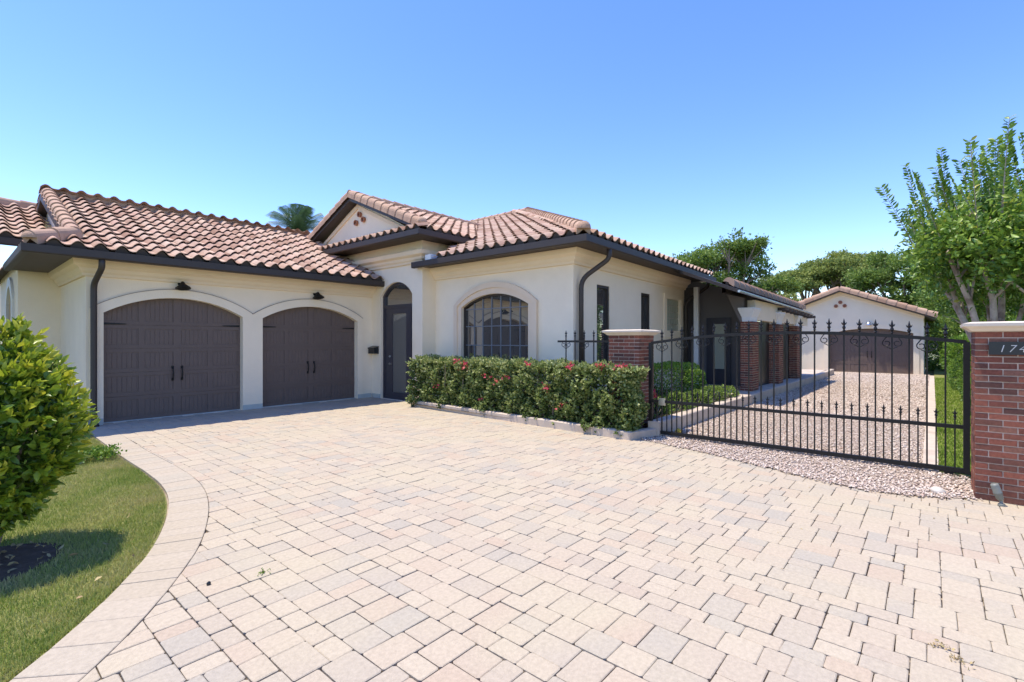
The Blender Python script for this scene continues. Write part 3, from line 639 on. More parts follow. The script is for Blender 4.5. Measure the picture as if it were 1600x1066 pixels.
prf = MB(); prf.add([(13.0,3.7,2.84),(22.9,3.7,2.66),(22.9,5.9,3.6),(13.0,5.9,3.75),(13.0,3.7,2.93),(22.9,3.7,2.75),(22.9,5.9,3.69),(13.0,5.9,3.84)], [(3,2,1,0),(4,5,6,7),(0,1,5,4),(1,2,6,5),(2,3,7,6),(3,0,4,7)])
obj('roof', prf, M['dark'], house, label='dark porch canopy roof')
obj('canopy_edge', MB().tube([(12.95,3.66,2.87),(22.9,3.66,2.69)], .035, 6), M['steel'], house)
for k in range(9):
    x = 17.6+k*.6; obj('rafter_tail', MB().box((x,3.5,2.60-.011*k),(x+.09,4.0,2.70-.011*k)), M['dark'], house)
capobj(lambda m: caps(m, (14.3,4.3,3.22), (24.5,4.3,3.06), r=.14, L=.55, lift=.02), label='clay caps along the porch roof edge')
obj('fascia', MB().add([(14.0,4.3,2.95),(24.6,4.3,2.80),(24.6,4.3,3.10),(14.0,4.3,3.26),(14.0,4.4,2.95),(24.6,4.4,2.80),(24.6,4.4,3.10),(14.0,4.4,3.26)], [(0,1,2,3),(7,6,5,4),(3,2,6,7),(0,4,5,1)]), M['dark'], house)
# ------------------------------------------------------------------ detached garage
fg = thing('detached_garage', 'small cream gabled garage at the end of the gravel drive', 'garage', (30.5,3.64,0))
FX = 30.5; FD = (.70, 4.15, 0, arc(.70,4.15,1.98,.26)); FP = px(FX)
gb = lambda s: 2.92+(3.32-abs(s-3.64))*.40
fw = MB(); wall(fw, .32, 6.96, gb, FP, [FD], .3); fw.add([(FX,.32,-.05),(FX+7,.32,-.05),(FX+7,.32,2.92),(FX,.32,2.92)], [(0,1,2,3)]); obj('wall', fw, M['stucco'], fg)
fs_ = MB(); band(fs_, archpath(.70,4.15,0,1.98,.26), archpath(.70,4.15,0,1.98,.26,.22), FP, -.03, 0); obj('arch_surround', fs_, M['stucco'], fg)
garage_door(.70, 4.15, FD[3], 0, fg, 'brown double door of the far garage', nx=4, beads=4, hinge=False, X=FX+.14)
def fslope(sgn):
    mb = MB(); y0 = 3.64+sgn*3.75; zr, ze = 4.30, 2.78
    mb.add([(FX-.35,3.64,zr),(FX-.35,y0,ze),(FX+7,y0,ze),(FX+7,3.64,zr),(FX-.35,3.64,zr-.14),(FX-.35,y0,ze-.14),(FX+7,y0,ze-.14),(FX+7,3.64,zr-.14)], [(0,1,2,3),(4,5,6,7),(0,1,5,4),(1,2,6,5)]); return mb
for sg in (-1, 1):
    rf = obj('roof', fslope(sg), M['soffit'], fg)
    mb = MB(); caps(mb, (FX-.25,3.64+sg*3.75,2.80), (FX-.25,3.64,4.30), r=.14, L=.42); obj('rake_cap', mb, M['cap'], rf)
    mb = MB()
    for k in range(22): caps(mb, (FX+.1+k*.32,3.64+sg*3.75,2.80), (FX+.1+k*.32,3.64,4.30), r=.12, L=.4)
    obj('tile_field', mb, M['tile'], rf, kind='stuff')
gt = MB()
for sg in (-1, 1): y0 = 3.64+sg*3.35; gt.add([(FX-.08,y0,2.84),(FX-.08,3.64,4.18),(FX,3.64,4.18),(FX,y0,2.84),(FX-.04,y0,2.68),(FX-.04,3.64,4.0),(FX,3.64,4.0),(FX,y0,2.68)], [(0,1,2,3),(4,5,6,7),(0,1,5,4)])
obj('gable_trim', gt, M['cornice'], fg)
for y, z in ((3.64,3.62),(3.45,3.43),(3.83,3.43)): obj('gable_vent', MB().lathe((FX,y,z), [(.08,0),(.095,.05),(.05,.05),(.05,.01)], 10, axis=(-1,0,0)), M['terracotta'], fg)
lm = thing('wall_lamp', 'small pale lamp over the far garage door', 'lamp', (FX,2.43,2.45))
obj('shade', MB().lathe((FX-.12,2.43,2.40), [(.13,0),(.11,.08),(.05,.16),(.02,.2)], 12), M['steel'], lm); obj('bracket', MB().tube([(FX,2.43,2.52),(FX-.08,2.43,2.60),(FX-.12,2.43,2.58)], .015, 6), M['steel'], lm)
# ------------------------------------------------------------------ wall lamps, mailbox
for x, lb in ((3.36,'black barn lamp above the left garage door'),(6.40,'black barn lamp above the right garage door')):
    z = 2.83; t = thing('wall_lamp', lb, 'lamp', (x,YG,z), 'barn lamps over the garage doors')
    obj('wall_plate', MB().lathe((x,YG,z+.03), [(.055,0),(.055,.015),(.03,.03)], 12, axis=(0,-1,0)), M['iron'], t)
    obj('arm', MB().tube(bend([(x,YG-.02,z+.03),(x,YG-.10,z+.06),(x,YG-.16,z+.03)], .05), .014, 8), M['iron'], t)
    obj('shade', MB().lathe((x,YG-.15,z+.05), [(.02,.02),(.035,0),(.05,-.04),(.14,-.12),(.145,-.135),(.13,-.13),(.04,-.05)], 20, axis=(0,.25,1)), M['iron'], t, True)
mbx = thing('mailbox', 'small black wall mailbox beside the entry door', 'mailbox', (XE,12.1,1.26))
obj('box', MB().add([(XE-.15,11.98,1.26),(XE-.002,11.98,1.26),(XE-.002,11.98,1.47),(XE-.15,11.98,1.43),(XE-.15,12.28,1.26),(XE-.002,12.28,1.26),(XE-.002,12.28,1.47),(XE-.15,12.28,1.43)], [(0,1,2,3),(7,6,5,4),(0,4,5,1),(0,3,7,4)]), M['plaque'], mbx)
obj('lid', MB().add([(XE-.165,11.97,1.43),(XE-.002,11.97,1.48),(XE-.002,12.29,1.48),(XE-.165,12.29,1.43),(XE-.165,11.97,1.40),(XE-.165,12.29,1.40)], [(0,1,2,3),(0,3,5,4)]), M['plaque'], mbx)
# ------------------------------------------------------------------ kerbs, beds, gravel
obj('kerb', MB().sweep([(7.66,9.85),(7.34,3.76),(7.92,3.56)], [(0,-.05),(0,.125),(-.03,.14),(-.13,.14),(-.13,-.05)]), M['concrete'], kind='structure')
obj('planting_bed', MB().add([(7.58,9.9,.07),(7.4,3.82,.07),(8.0,3.62,.07),(8.56,5.67,.07),(8.56,9.9,.07)], [(4,3,2,1,0)]), M['soil'], kind='structure')
kb = MB().sweep([(7.93,3.52),(13.3,3.50),(24,3.50),(28.2,3.62)], [(0,-.05),(0,.235),(-.015,.25),(-.2,.25),(-.2,-.05)]); obj('kerb', kb, M['concrete'], kind='structure')
obj('planting_bed', MB().add([(8.0,3.7,.19),(13.2,3.7,.19),(13.2,6.1,.19),(8.57,5.8,.19)], [(0,1,2,3)]), M['soil'], kind='structure')
gp = [(x,y) for x, y in GRAV]
gl = MB().add([(x,y,.006) for x, y in gp]+[(7.62,-.42,.006),(8.0,-.1,.006),(30.5,.1,.006),(30.5,5.2,.006),(24.2,3.6,.006),(13.3,3.55,.006)], [tuple(range(len(gp)+6))]); gravel = obj('gravel_drive', gl, M['gravelbed'], kind='structure')
obj('edging', MB().box((8.0,-.06,-.05),(29.5,.10,.03)), M['concrete'], kind='structure')
obj('right_lawn', MB().box((8.0,-5,-.06),(40,-.06,.012)), M['turf'], kind='structure')
def inG(p):
    d, bp, n, sd = near(GRAV, p); return sd if p[0] < 8.2 else 1
PV = np.array([(1,0,0),(-.9,.1,0),(.1,1,.1),(-.1,-1,0),(0,.1,.75),(0,0,-.6)]); PF = np.array([(0,2,4),(2,1,4),(1,3,4),(3,0,4),(2,0,5),(1,2,5),(3,1,5),(0,3,5)])
def scatter_pebbles(name, pts, smin, smax, parent, z=.012):
    n = len(pts); sz = rng.uniform(smin, smax, n)*rng.choice([.7,1,1.25], n); an = rng.uniform(0, 6.28, n); c, s = np.cos(an), np.sin(an)
    V = PV[None]*(sz[:,None,None]*np.array([1,.75,.7])*rng.uniform(.75,1.25,(n,6,3)))
    tl = rng.normal(0,.35,n)[:,None]; V = np.stack([V[...,0]*c[:,None]-V[...,1]*s[:,None], V[...,0]*s[:,None]+V[...,1]*c[:,None], V[...,2]+V[...,0]*tl], -1)
    V[...,0] += pts[:,0,None]; V[...,1] += pts[:,1,None]; V[...,2] += z+sz[:,None]*.2
    F = (PF[None]+6*np.arange(n)[:,None,None]).reshape(-1,3)
    return link(name, tri_mesh(name, V.reshape(-1,3), F, M['pebble'], np.repeat(rng.random(n), 8)), parent, kind='stuff')
pts = []
while len(pts) < 30000:
    X = 6.4+ (rng.random()**1.7)*11; Y = rng.uniform(-.45,3.75)
    if X > 8.0 and not (.09 < Y < 3.5): continue
    if X <= 8.0:
        sd = inG((X,Y))
        if sd < -.10*rng.random()**2 or (Y < -.33 and X > 6.97): continue
    pts.append((X,Y))
scatter_pebbles('pebbles', np.array(pts), .011, .021, gravel)
pts = []
while len(pts) < 26000:
    X = 12+rng.random()*18; pts.append((X, rng.uniform(.1,3.5)))
scatter_pebbles('pebbles', np.array(pts), .018, .030, gravel, .01)
# ------------------------------------------------------------------ brick gate pillars
def brick_pillar(x0, y0, S_, label, name='gate_pillar'):
    t = thing(name, label, 'pillar', (x0+S_/2, y0+S_/2, 0)); H = 1.73; ch = H/27; dp = .095
    obj('core', MB().box((x0+.008,y0+.008,-.04),(x0+S_-.008,y0+S_-.008,H)), M['mortar'], t)
    run = S_-dp; bl = (run-.0)/2.5; cache = {}
    def bmesh_(l, d, h):
        k = (round(l,3), round(d,3))
        return MB().add(*(lambda e: ([(e,0,0),(l-e,0,0),(l,e,0),(l,d,0),(0,d,0),(0,e,0),(e,0,h),(l-e,0,h),(l,e,h),(l,d,h),(0,d,h),(0,e,h)], [(6,7,8,9,10,11),(5,4,3,2,1,0)]+[(i,(i+1)%6,6+(i+1)%6,6+i) for i in range(6)]))(.004)).mesh('brick', M['brick'])
    back = MB()
    for c in range(27):
        z = c*ch
        ls = [bl, bl, bl/2] if c % 2 == 0 else [bl/2, bl, bl]
        for sd in range(4):
            u = 0
            for l in ls:
                g = .009; me = bmesh_(l-g, dp, ch-.010)
                o = random.uniform(-.003,.003)
                R = Matrix.Rotation(math.pi/2*sd, 4, 'Z'); base = Matrix.Translation((x0+S_/2,y0+S_/2,0)) @ R @ Matrix.Translation((-S_/2+u+g/2, -S_/2+o, z+.005))
                if sd == 1: # +X side, away from the camera
                    b = len(back.v); back.v += [tuple(base @ v.co) for v in me.vertices]; back.f += [[b+i for i in p.vertices] for p in me.polygons]; back.m += [0]*len(me.polygons); back.t += [random.random()]*len(me.polygons); bpy.data.meshes.remove(me)
                else: link('brick', me, t, base)
                u += l
    obj('rear_brickwork', back, M['brick'], t, kind='stuff')
    cx, cy = x0+S_/2, y0+S_/2; h = S_/2
    prof = [(h-.0,H),(h+.02,H+.005),(h+.045,H+.03),(h+.085,H+.055),(h+.09,H+.085),(h+.02,H+.10),(h-.06,H+.10)]
    v = [(cx+sx*r, cy+sy*r, z) for r, z in prof for sx, sy in ((-1,-1),(1,-1),(1,1),(-1,1))]; k = len(prof)
    obj('cap', MB().add(v, [(i*4+j,i*4+(j+1)%4,(i+1)*4+(j+1)%4,(i+1)*4+j) for i in range(k-1) for j in range(4)]+[(3,2,1,0),tuple(range((k-1)*4,k*4))]), M['stone'], t)
    return t
brick_pillar(7.90, 3.87, .60, 'red brick pillar with cream cap standing behind the flowering hedge')
brick_pillar(6.97, -.95, .62, 'red brick pillar with number plaque at the right edge')
pq = thing('number_plaque', 'dark house number plaque reading 174 on the right pillar', 'sign', (6.95,-.6,1.56))
obj('plate', MB().box((6.94,-.88,1.495),(6.962,-.435,1.625)), M['plaque'], pq)
def text(s, loc, size, parent, mtl, depth=.008, shear=.25):
    cv = bpy.data.curves.new('digits', 'FONT'); cv.body = s; cv.size = size; cv.extrude = depth; cv.shear = shear; cv.space_character = 1.35; cv.offset = -.0015
    o = bpy.data.objects.new('digits', cv); COL.objects.link(o); dg = bpy.context.evaluated_depsgraph_get(); me = bpy.data.meshes.new_from_object(o.evaluated_get(dg)); bpy.data.objects.remove(o)
    me.materials.clear(); me.materials.append(mtl)
    return link('digits', me, parent, Matrix.Translation(loc) @ Matrix.Rotation(-math.pi/2, 4, 'Z') @ Matrix.Rotation(math.pi/2, 4, 'X'))
text('174', (6.938,-.50,1.522), .105, pq, M['digit'])
# ------------------------------------------------------------------ iron gate
GXp = 8.0; gate = thing('driveway_gate', 'black iron driveway gate with arched top rail and finials', 'gate', (GXp,1.7,0))
gz = lambda y: 1.60+(.15)*(1-((y-1.6)/2.05)**2)
FIN = [(.010,0),(.018,.012),(.010,.024),(.022,.05),(.014,.075),(.008,.09),(.020,.105),(.012,.13),(.002,.175)]
def bar(y, z0, z1, sc=1, scroll=False, parent=gate, x=GXp, name='bar', r=.0088):
    o = obj(name, MB().box((x-r,y-r,z0),(x+r,y+r,z1)), M['iron'], parent)
    fm = MB().lathe((x,y,z1), [(a*sc,b*sc) for a, b in FIN], 8)
    for s_ in (-1, 1): fm.tube([(x,y,z1+.085*sc),(x,y+s_*.022*sc,z1+.10*sc),(x,y+s_*.03*sc,z1+.125*sc)], [.006*sc,.006*sc,.003*sc], 5)
    obj('finial', fm, M['iron'], o)
    if scroll:
        for s_ in (-1, 1):
            P = []; 
            for k in range(22):
                q = k/21; a = math.pi*.5-q*2*math.pi*1.15; rr = .05*(1-.55*q); P.append((x, y+s_*(.055+rr*math.cos(a)*1.0), z1-.125+rr*math.sin(a)*1.0+(.03 if q < .1 else 0)*(1-q*10)))
            obj('scroll', MB().tube(P, .006, 5), M['iron'], o)
            P = [(x,y+s_*.012,z1-.20),(x,y+s_*.03,z1-.185),(x,y+s_*.055,z1-.175)]; obj('scroll', MB().tube(P, .006, 5), M['iron'], o)
    return o
for k in range(22):
    y = 3.50-k*.1724; bar(y, .10, gz(y)+.03, 1, k % 2 == 0)
for k in range(23):
    y = 3.50+.0862-k*.1724
    if -.28 < y < 3.66: bar(y, .10, .68, .75, False, gate, GXp, 'picket', .0075)
rl_ = MB(); ys = [3.69-k*4.0/24 for k in range(25)]
for a, b in zip(ys, ys[1:]): rl_.add([(GXp+sx*.02, y, gz(y)+dz) for y in (a,b) for sx, dz in ((-1,-.022),(1,-.022),(1,.022),(-1,.022))], [(0,4,5,1),(1,5,6,2),(2,6,7,3),(3,7,4,0)])
obj('top_rail', rl_, M['iron'], gate)
obj('middle_rail', MB().box((GXp-.021,-.30,.575),(GXp+.021,3.69,.62)), M['iron'], gate)
obj('bottom_rail', MB().box((GXp-.025,-.30,.045),(GXp+.025,3.69,.10)), M['iron'], gate)
for y, zt in ((3.70,1.60),(-.31,1.62)): obj('frame_post', MB().box((GXp-.03,y-.03,.04),(GXp+.03,y+.03,zt)), M['iron'], gate)
obj('latch_box', MB().box((GXp-.07,3.42,.54),(GXp-.022,3.53,.66)), M['steel'], gate)
obj('roller', MB().lathe((GXp,-.15,.05), [(.05,-.02),(.05,.02)], 10, axis=(1,0,0)), M['iron'], gate)
# fence panel between pillar and house
fen = thing('iron_fence', 'short black iron fence between the house and the left pillar', 'fence', (8.0,4.9,0))
obj('rail', MB().box((7.98,4.2,1.60),(8.02,5.66,1.64)), M['iron'], fen); obj('rail', MB().box((7.98,4.2,.25),(8.02,5.66,.29)), M['iron'], fen)
for k in range(6): bar(4.42+k*.21, .12, 1.68, .9, k % 2 == 1, fen, 8.0)
# ------------------------------------------------------------------ foliage tools
def leaf_mesh(name, P, D, length, width, mtl, tone=None, fold=.25, curl=.15):
    n = len(P); D = D/np.linalg.norm(D, axis=1, keepdims=True)
    R = rng.normal(size=(n,3)); Sd = np.cross(D, R); Sd /= np.linalg.norm(Sd, axis=1, keepdims=True); Nn = np.cross(Sd, D)
    L = (length*rng.uniform(.65,1.25,n))[:,None]; Wd = (width*rng.uniform(.7,1.2,n))[:,None]
    a = P; m = P+D*L*.5-Nn*0; l1 = P+D*L*.38+Sd*Wd*.5+Nn*Wd*fold; r1 = P+D*L*.38-Sd*Wd*.5+Nn*Wd*fold; l2 = P+D*L*.75+Sd*Wd*.36+Nn*Wd*fold*.6-Nn*L*curl*.4; r2 = P+D*L*.75-Sd*Wd*.36+Nn*Wd*fold*.6-Nn*L*curl*.4; t = P+D*L-Nn*L*curl
    V = np.stack([a,l1,l2,t,r2,r1,m],1).reshape(-1,3)
    f = np.array([(0,6,1),(1,6,2),(2,6,3),(3,6,4),(4,6,5),(5,6,0)])
    F = (f[None]+7*np.arange(n)[:,None,None]).reshape(-1,3)
    tn = np.repeat(rng.random(n) if tone is None else tone, 6)
    return tri_mesh(name, V, F, mtl, tn)
def card_mesh(name, P, D, length, width, mtl, tone=None):
    n = len(P); D = D/np.linalg.norm(D, axis=1, keepdims=True); R = rng.normal(size=(n,3)); Sd = np.cross(D,R); Sd /= np.linalg.norm(Sd,axis=1,keepdims=True); Nn = np.cross(Sd,D)
    L = (length*rng.uniform(.6,1.3,n))[:,None]; Wd = (width*rng.uniform(.7,1.25,n))[:,None]
    V = np.stack([P, P+D*L*.5+Sd*Wd*.5+Nn*Wd*.2, P+D*L, P+D*L*.5-Sd*Wd*.5+Nn*Wd*.2],1).reshape(-1,3)
    f = np.array([(0,1,2),(0,2,3)]); F = (f[None]+4*np.arange(n)[:,None,None]).reshape(-1,3)
    return tri_mesh(name, V, F, mtl, np.repeat(rng.random(n) if tone is None else np.clip(tone,0,1), 2))
def unit(n): v = rng.normal(size=(n,3)); return v/np.linalg.norm(v,axis=1,keepdims=True)
# ------------------------------------------------------------------ big bush on the left
def lump(u, k, seed):   # bumpy radius factor on the sphere
    r = np.random.default_rng(seed); c = r.normal(size=(k,3)); c /= np.linalg.norm(c,axis=1,keepdims=True)
    return 1+.16*np.max(np.clip((u @ c.T-.80)/.2,0,1), axis=1)
bush = thing('shrub', 'large rounded glossy green shrub on the left lawn', 'shrub', (.21,5.48,0))
def sprigs(C, A, k, gap, spread=.55):
    # C sprig tips, A outward directions, k leaves each -> leaf bases and directions
    n = len(C); A = A/np.linalg.norm(A,axis=1,keepdims=True); C2 = np.repeat(C,k,0); A2 = np.repeat(A,k,0); q = np.tile(np.arange(k)/k, n)[:,None]
    P = C2-A2*gap*q+rng.normal(0,gap*.06,(n*k,3)); D = A2*(1.0-.55*q)+unit(n*k)*(spread+.45*q); return P, D, np.repeat(np.arange(n),k), q[:,0]
n = 780; u = unit(n); rr = (1-np.abs(rng.normal(0,.10,n)))*lump(u,26,3)*.96
c = np.array([.21,5.48,.99]); ax = np.array([.56,.56,.80]); tap = 1-.16*np.clip(u[:,2:3],0,1)
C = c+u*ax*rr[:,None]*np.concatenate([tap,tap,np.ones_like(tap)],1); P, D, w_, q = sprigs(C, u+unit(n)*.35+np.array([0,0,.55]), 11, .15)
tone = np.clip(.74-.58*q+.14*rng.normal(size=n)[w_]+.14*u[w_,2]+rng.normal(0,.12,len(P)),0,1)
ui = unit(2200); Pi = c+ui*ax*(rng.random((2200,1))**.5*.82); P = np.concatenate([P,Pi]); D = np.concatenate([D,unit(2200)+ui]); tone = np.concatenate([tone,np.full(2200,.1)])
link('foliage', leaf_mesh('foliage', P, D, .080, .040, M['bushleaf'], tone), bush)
tb = MB()
for k in range(7):
    a = k*.9; tb.tube([(.21+.04*math.cos(a),5.48+.04*math.sin(a),-.03),(.21+.15*math.cos(a),5.48+.15*math.sin(a),.4),(.21+.35*math.cos(a),5.48+.35*math.sin(a),1.0)], [.022,.017,.006], 6)
obj('stems', tb, M['bark'], bush)
mr_ = [(.20+.42*math.cos(a)*(1+.06*math.sin(3*a)), 5.26+.42*math.sin(a)*(1+.05*math.cos(4*a))) for a in [2*math.pi*k/40 for k in range(40)]]
obj('mulch_ring', MB().add([(x,y,-.012) for x, y in mr_], [tuple(range(40))]), M['soil'], kind='structure')
lpts = []
for k in range(60):
    a = random.uniform(0,6.28); r_ = .40*random.random()**.5; lpts.append((.20+r_*math.cos(a), 5.26+r_*math.sin(a), .004))
lpts += [(.72,4.35,.012),(.95,4.6,.012),(.55,4.1,.012),(.62,4.95,.012),(.88,5.0,.012),(1.1,5.6,.012)]
lpts = np.array(lpts); ld = unit(len(lpts)); ld[:,2] *= .25
link('leaf_litter', leaf_mesh('leaf_litter', lpts, ld, .055, .026, M['dryleaf'], fold=.15), None, kind='stuff', label='dry fallen leaves on the soil under the shrub', category='leaves')
dp_ = np.array([(random.uniform(1.9,7.0), random.uniform(-.5,10.5), .006) for _ in range(70)]); dd_ = unit(70); dd_[:,2] *= .15
link('driveway_debris', leaf_mesh('driveway_debris', dp_, dd_, .020, .010, M['dryleaf'], fold=.1), None, kind='stuff', label='tiny dry leaf scraps scattered over the pavers', category='leaves')
# ------------------------------------------------------------------ lawn blades
def blades(name, pts, h, wd, mtl, tone, parent=None, z=-.02):
    n = len(pts); a = rng.uniform(0,6.28,n); ln = rng.uniform(0,.9,n)*h; hh = h*rng.uniform(.5,1.3,n); b = rng.uniform(0,6.28,n)
    c, s = np.cos(a)*wd/2, np.sin(a)*wd/2; x, y = pts[:,0], pts[:,1]; Z = np.full(n, z)
    V = np.stack([np.stack([x-c,y-s,Z],1), np.stack([x+c,y+s,Z],1), np.stack([x+ln*np.cos(b)*.4+c*.7,y+ln*np.sin(b)*.4+s*.7,Z+hh*.6],1), np.stack([x+ln*np.cos(b),y+ln*np.sin(b),Z+hh],1), np.stack([x+ln*np.cos(b)*.4-c*.7,y+ln*np.sin(b)*.4-s*.7,Z+hh*.6],1)],1).reshape(-1,3)
    f = np.array([(0,1,2),(0,2,4),(4,2,3)]); F = (f[None]+5*np.arange(n)[:,None,None]).reshape(-1,3)
    return link(name, tri_mesh(name, V, F, mtl, np.repeat(tone,3)), parent, kind='stuff')
LA = np.array(LAWN)
def lawn_edge(y): # x of the border at y
    return np.interp(y, LA[::-1,1], LA[::-1,0])
N_ = 230000; Y = 2.0+10.2*rng.random(N_)**1.35; X = lawn_edge(Y)-.03-2.6*rng.random(N_)**1.25
k = ((X-.20)/.42)**2+((Y-5.26)/.42)**2 > rng.uniform(.85,1.05,N_); X, Y = X[k], Y[k]
nz = lambda x, y, f, p: np.sin(x*f+p)*np.cos(y*f*1.3-p)+.5*np.sin(x*f*2.3-y*f*1.9+p*2)+.35*np.sin(x*f*5.1+y*f*4.3)
tone = np.clip(.62+.20*nz(X,Y,2.1,1.)+.10*nz(X,Y,7,2.)+rng.normal(0,.16,len(X)),0,1)
o_ = blades('grass', np.stack([X,Y],1), np.where(rng.random(len(X)) < .12, .042, .027), .005, M['grass'], tone); o_['label'] = 'short dry green lawn grass beside the curved paving'; o_['category'] = 'grass'
# clipped low edging plant where lawn meets the drive near the garage
# low strip of ground cover
n = 1500; t_ = rng.random(n); P = np.stack([1.60-t_*1.0+rng.normal(0,.04,n), 8.75+rng.normal(0,.10,n), .02+rng.random(n)*.12],1)
edg = thing('ground_cover', 'low clipped leafy strip crossing the lawn by the drive', 'plant', (1.3,8.8,0)); link('foliage', leaf_mesh('foliage', P, unit(n)+np.array([0,0,.8]), .045, .025, M['boxleaf']), edg)
# ------------------------------------------------------------------ right lawn strip
N_ = 45000; X = 8.1+20*rng.random(N_)**1.7; Y = -.06-1.6*rng.random(N_)
tone = np.clip(.5+.2*nz(X,Y,2.5,.4)+rng.normal(0,.2,N_),0,1); blades('grass', np.stack([X,Y],1), .05, .016, M['lush'], tone, None, .0).update_tag(); o_ = bpy.data.objects['grass.001']; o_['label'] = 'bright green grass strip right of the gravel drive'; o_['category'] = 'grass'
# ------------------------------------------------------------------ flowering hedge
hed = thing('hedge', 'clipped bougainvillea hedge with pink blooms below the bay window', 'hedge', (7.9,6.8,0))
n = 3600; f_ = rng.random(n); C = np.empty((n,3)); A = np.empty((n,3))
yy = 3.78+6.05*rng.random(n); xf = 7.44+(yy-3.8)*.045; hz = .10+1.08*rng.random(n)
bump_ = .05*np.sin(yy*9+hz*7)+.045*np.sin(yy*4.3-hz*11)+.03*np.sin(yy*17+hz*5)
front = f_ < .56; top = (f_ >= .56) & (f_ < .82); ends = f_ >= .82; dep = np.abs(rng.normal(0,.05,n))
C[front] = np.stack([xf+bump_+dep-.02, yy, hz],1)[front]; A[front] = (np.array([-1,0,.55])+unit(n)*.6)[front]
xt = xf+.72*rng.random(n); zt_ = 1.19+.03*np.sin(yy*6)+.03*np.sin(yy*15+xt*9)-dep*.5; C[top] = np.stack([xt,yy,zt_],1)[top]; A[top] = (np.array([-.3,0,1])+unit(n)*.6)[top]
ne = rng.random(n) < .62; ye = np.where(ne, 3.72+dep+.06*np.sin(hz*9), 9.84-dep); C[ends] = np.stack([7.46+np.where(ne,.42,.8)*rng.random(n), ye, hz],1)[ends]; A[ends] = (unit(n)*.6+np.array([-.3,0,.4])-np.stack([np.zeros(n),np.sign(6.8-ye),np.zeros(n)],1))[ends]
ne2 = (C[:,1] < 4.7); C[ne2,0] -= .09*rng.random(ne2.sum())          # the near end sprawls over the kerb
P, D, w_, q = sprigs(C, A, 9, .14, .7)
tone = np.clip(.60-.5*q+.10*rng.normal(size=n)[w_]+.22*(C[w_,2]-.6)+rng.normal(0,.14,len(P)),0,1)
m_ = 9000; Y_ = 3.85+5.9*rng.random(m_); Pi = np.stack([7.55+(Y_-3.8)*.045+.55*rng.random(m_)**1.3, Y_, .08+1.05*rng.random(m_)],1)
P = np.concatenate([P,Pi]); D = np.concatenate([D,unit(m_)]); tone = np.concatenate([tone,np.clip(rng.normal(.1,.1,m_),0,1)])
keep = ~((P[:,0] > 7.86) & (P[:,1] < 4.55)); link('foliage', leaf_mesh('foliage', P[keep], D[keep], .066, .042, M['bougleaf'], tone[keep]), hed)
bl = []
for (y, z, k_) in ((8.15,1.16,16),(7.9,1.10,20),(8.0,1.0,10),(5.0,1.17,16),(4.35,1.18,24),(3.95,1.18,22),(6.0,1.17,14),(7.2,.85,8),(5.55,.74,18),(6.6,.9,8),(5.2,.42,7),(6.9,.78,6),(8.9,.55,4),(7.4,.35,4)):
    for _ in range(k_): bl.append((7.42+(y-3.8)*.045+random.gauss(.0,.05), y+random.gauss(0,.05), z+random.gauss(0,.03)))
bl = np.array(bl); link('blooms', leaf_mesh('blooms', bl, unit(len(bl))+np.array([-.6,0,.4]), .065, .055, M['bract']), hed, kind='stuff')
hs = MB()
for k in range(26):
    y = 3.95+k*.23; x = 7.8+random.uniform(-.12,.12); hs.tube([(x,y,.04),(x+random.uniform(-.15,.1),y+random.uniform(-.1,.1),.6),(x+random.uniform(-.25,.2),y+random.uniform(-.2,.2),1.1)], [.016,.011,.005], 5)
obj('stems', hs, M['bark'], hed)
# ------------------------------------------------------------------ shrubs behind the gate and along the right
def box_shrub(c, r, n, label, mtl='boxleaf', size=.04, group=None, power=3.0, name='shrub', cat='shrub'):
    t = thing(name, label, cat, (c[0],c[1],c[2]-r[2]), group); u = unit(n); sup = (np.abs(u)**power).sum(1)**(-1/power)
    q = (1-np.abs(rng.normal(0,.08,n)))*(1+.05*np.sin(u[:,0]*9+c[0])*np.sin(u[:,1]*8)+.04*np.sin(u[:,2]*14+u[:,0]*6))
    P = np.array(c)+u*sup[:,None]*q[:,None]*np.array(r); P[:,2] = np.maximum(P[:,2], c[2]-r[2]+.01)
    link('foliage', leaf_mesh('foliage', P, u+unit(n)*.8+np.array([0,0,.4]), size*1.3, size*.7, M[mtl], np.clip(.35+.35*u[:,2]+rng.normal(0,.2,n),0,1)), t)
    sm_ = MB()
    for k in range(5): a = k*1.26; sm_.tube([(c[0]+.03*math.cos(a),c[1]+.03*math.sin(a),c[2]-r[2]),(c[0]+r[0]*.5*math.cos(a),c[1]+r[1]*.5*math.sin(a),c[2]+r[2]*.4)], [.015,.006], 5)
    obj('stems', sm_, M['bark'], t); return t
box_shrub((11.1,4.75,.66), (1.75,.55,.42), 9000, 'clipped bright green hedge in the bed behind the gate', name='hedge', cat='hedge')
for k, (x, y, s_) in enumerate(((8.9,4.05,.20),(9.8,4.0,.22),(10.8,3.95,.20),(11.8,3.95,.22),(12.7,3.95,.18))):
    box_shrub((x,y,.19+s_*.6), (.55,.28,s_), 900, ['low dark ground cover nearest the gate in the raised bed','second clump of low ground cover in the raised bed','middle clump of low ground cover in the raised bed','fourth clump of low ground cover in the raised bed','low ground cover clump closest to the porch pillar'][k], 'treeleaf', .045, 'ground cover clumps in the raised bed', 2.2, 'ground_cover', 'plant')
pf = thing('flower', 'pink flower clump in the bed just inside the gate', 'flower', (8.6,3.95,.2)); u = unit(40); link('petals', leaf_mesh('petals', np.array([8.6,3.98,.62])+u*np.array([.08,.08,.07]), u, .06, .05, M['bract']), pf); obj('stem', MB().tube([(8.6,3.98,.2),(8.6,3.98,.6)], .008, 5), M['bark'], pf)
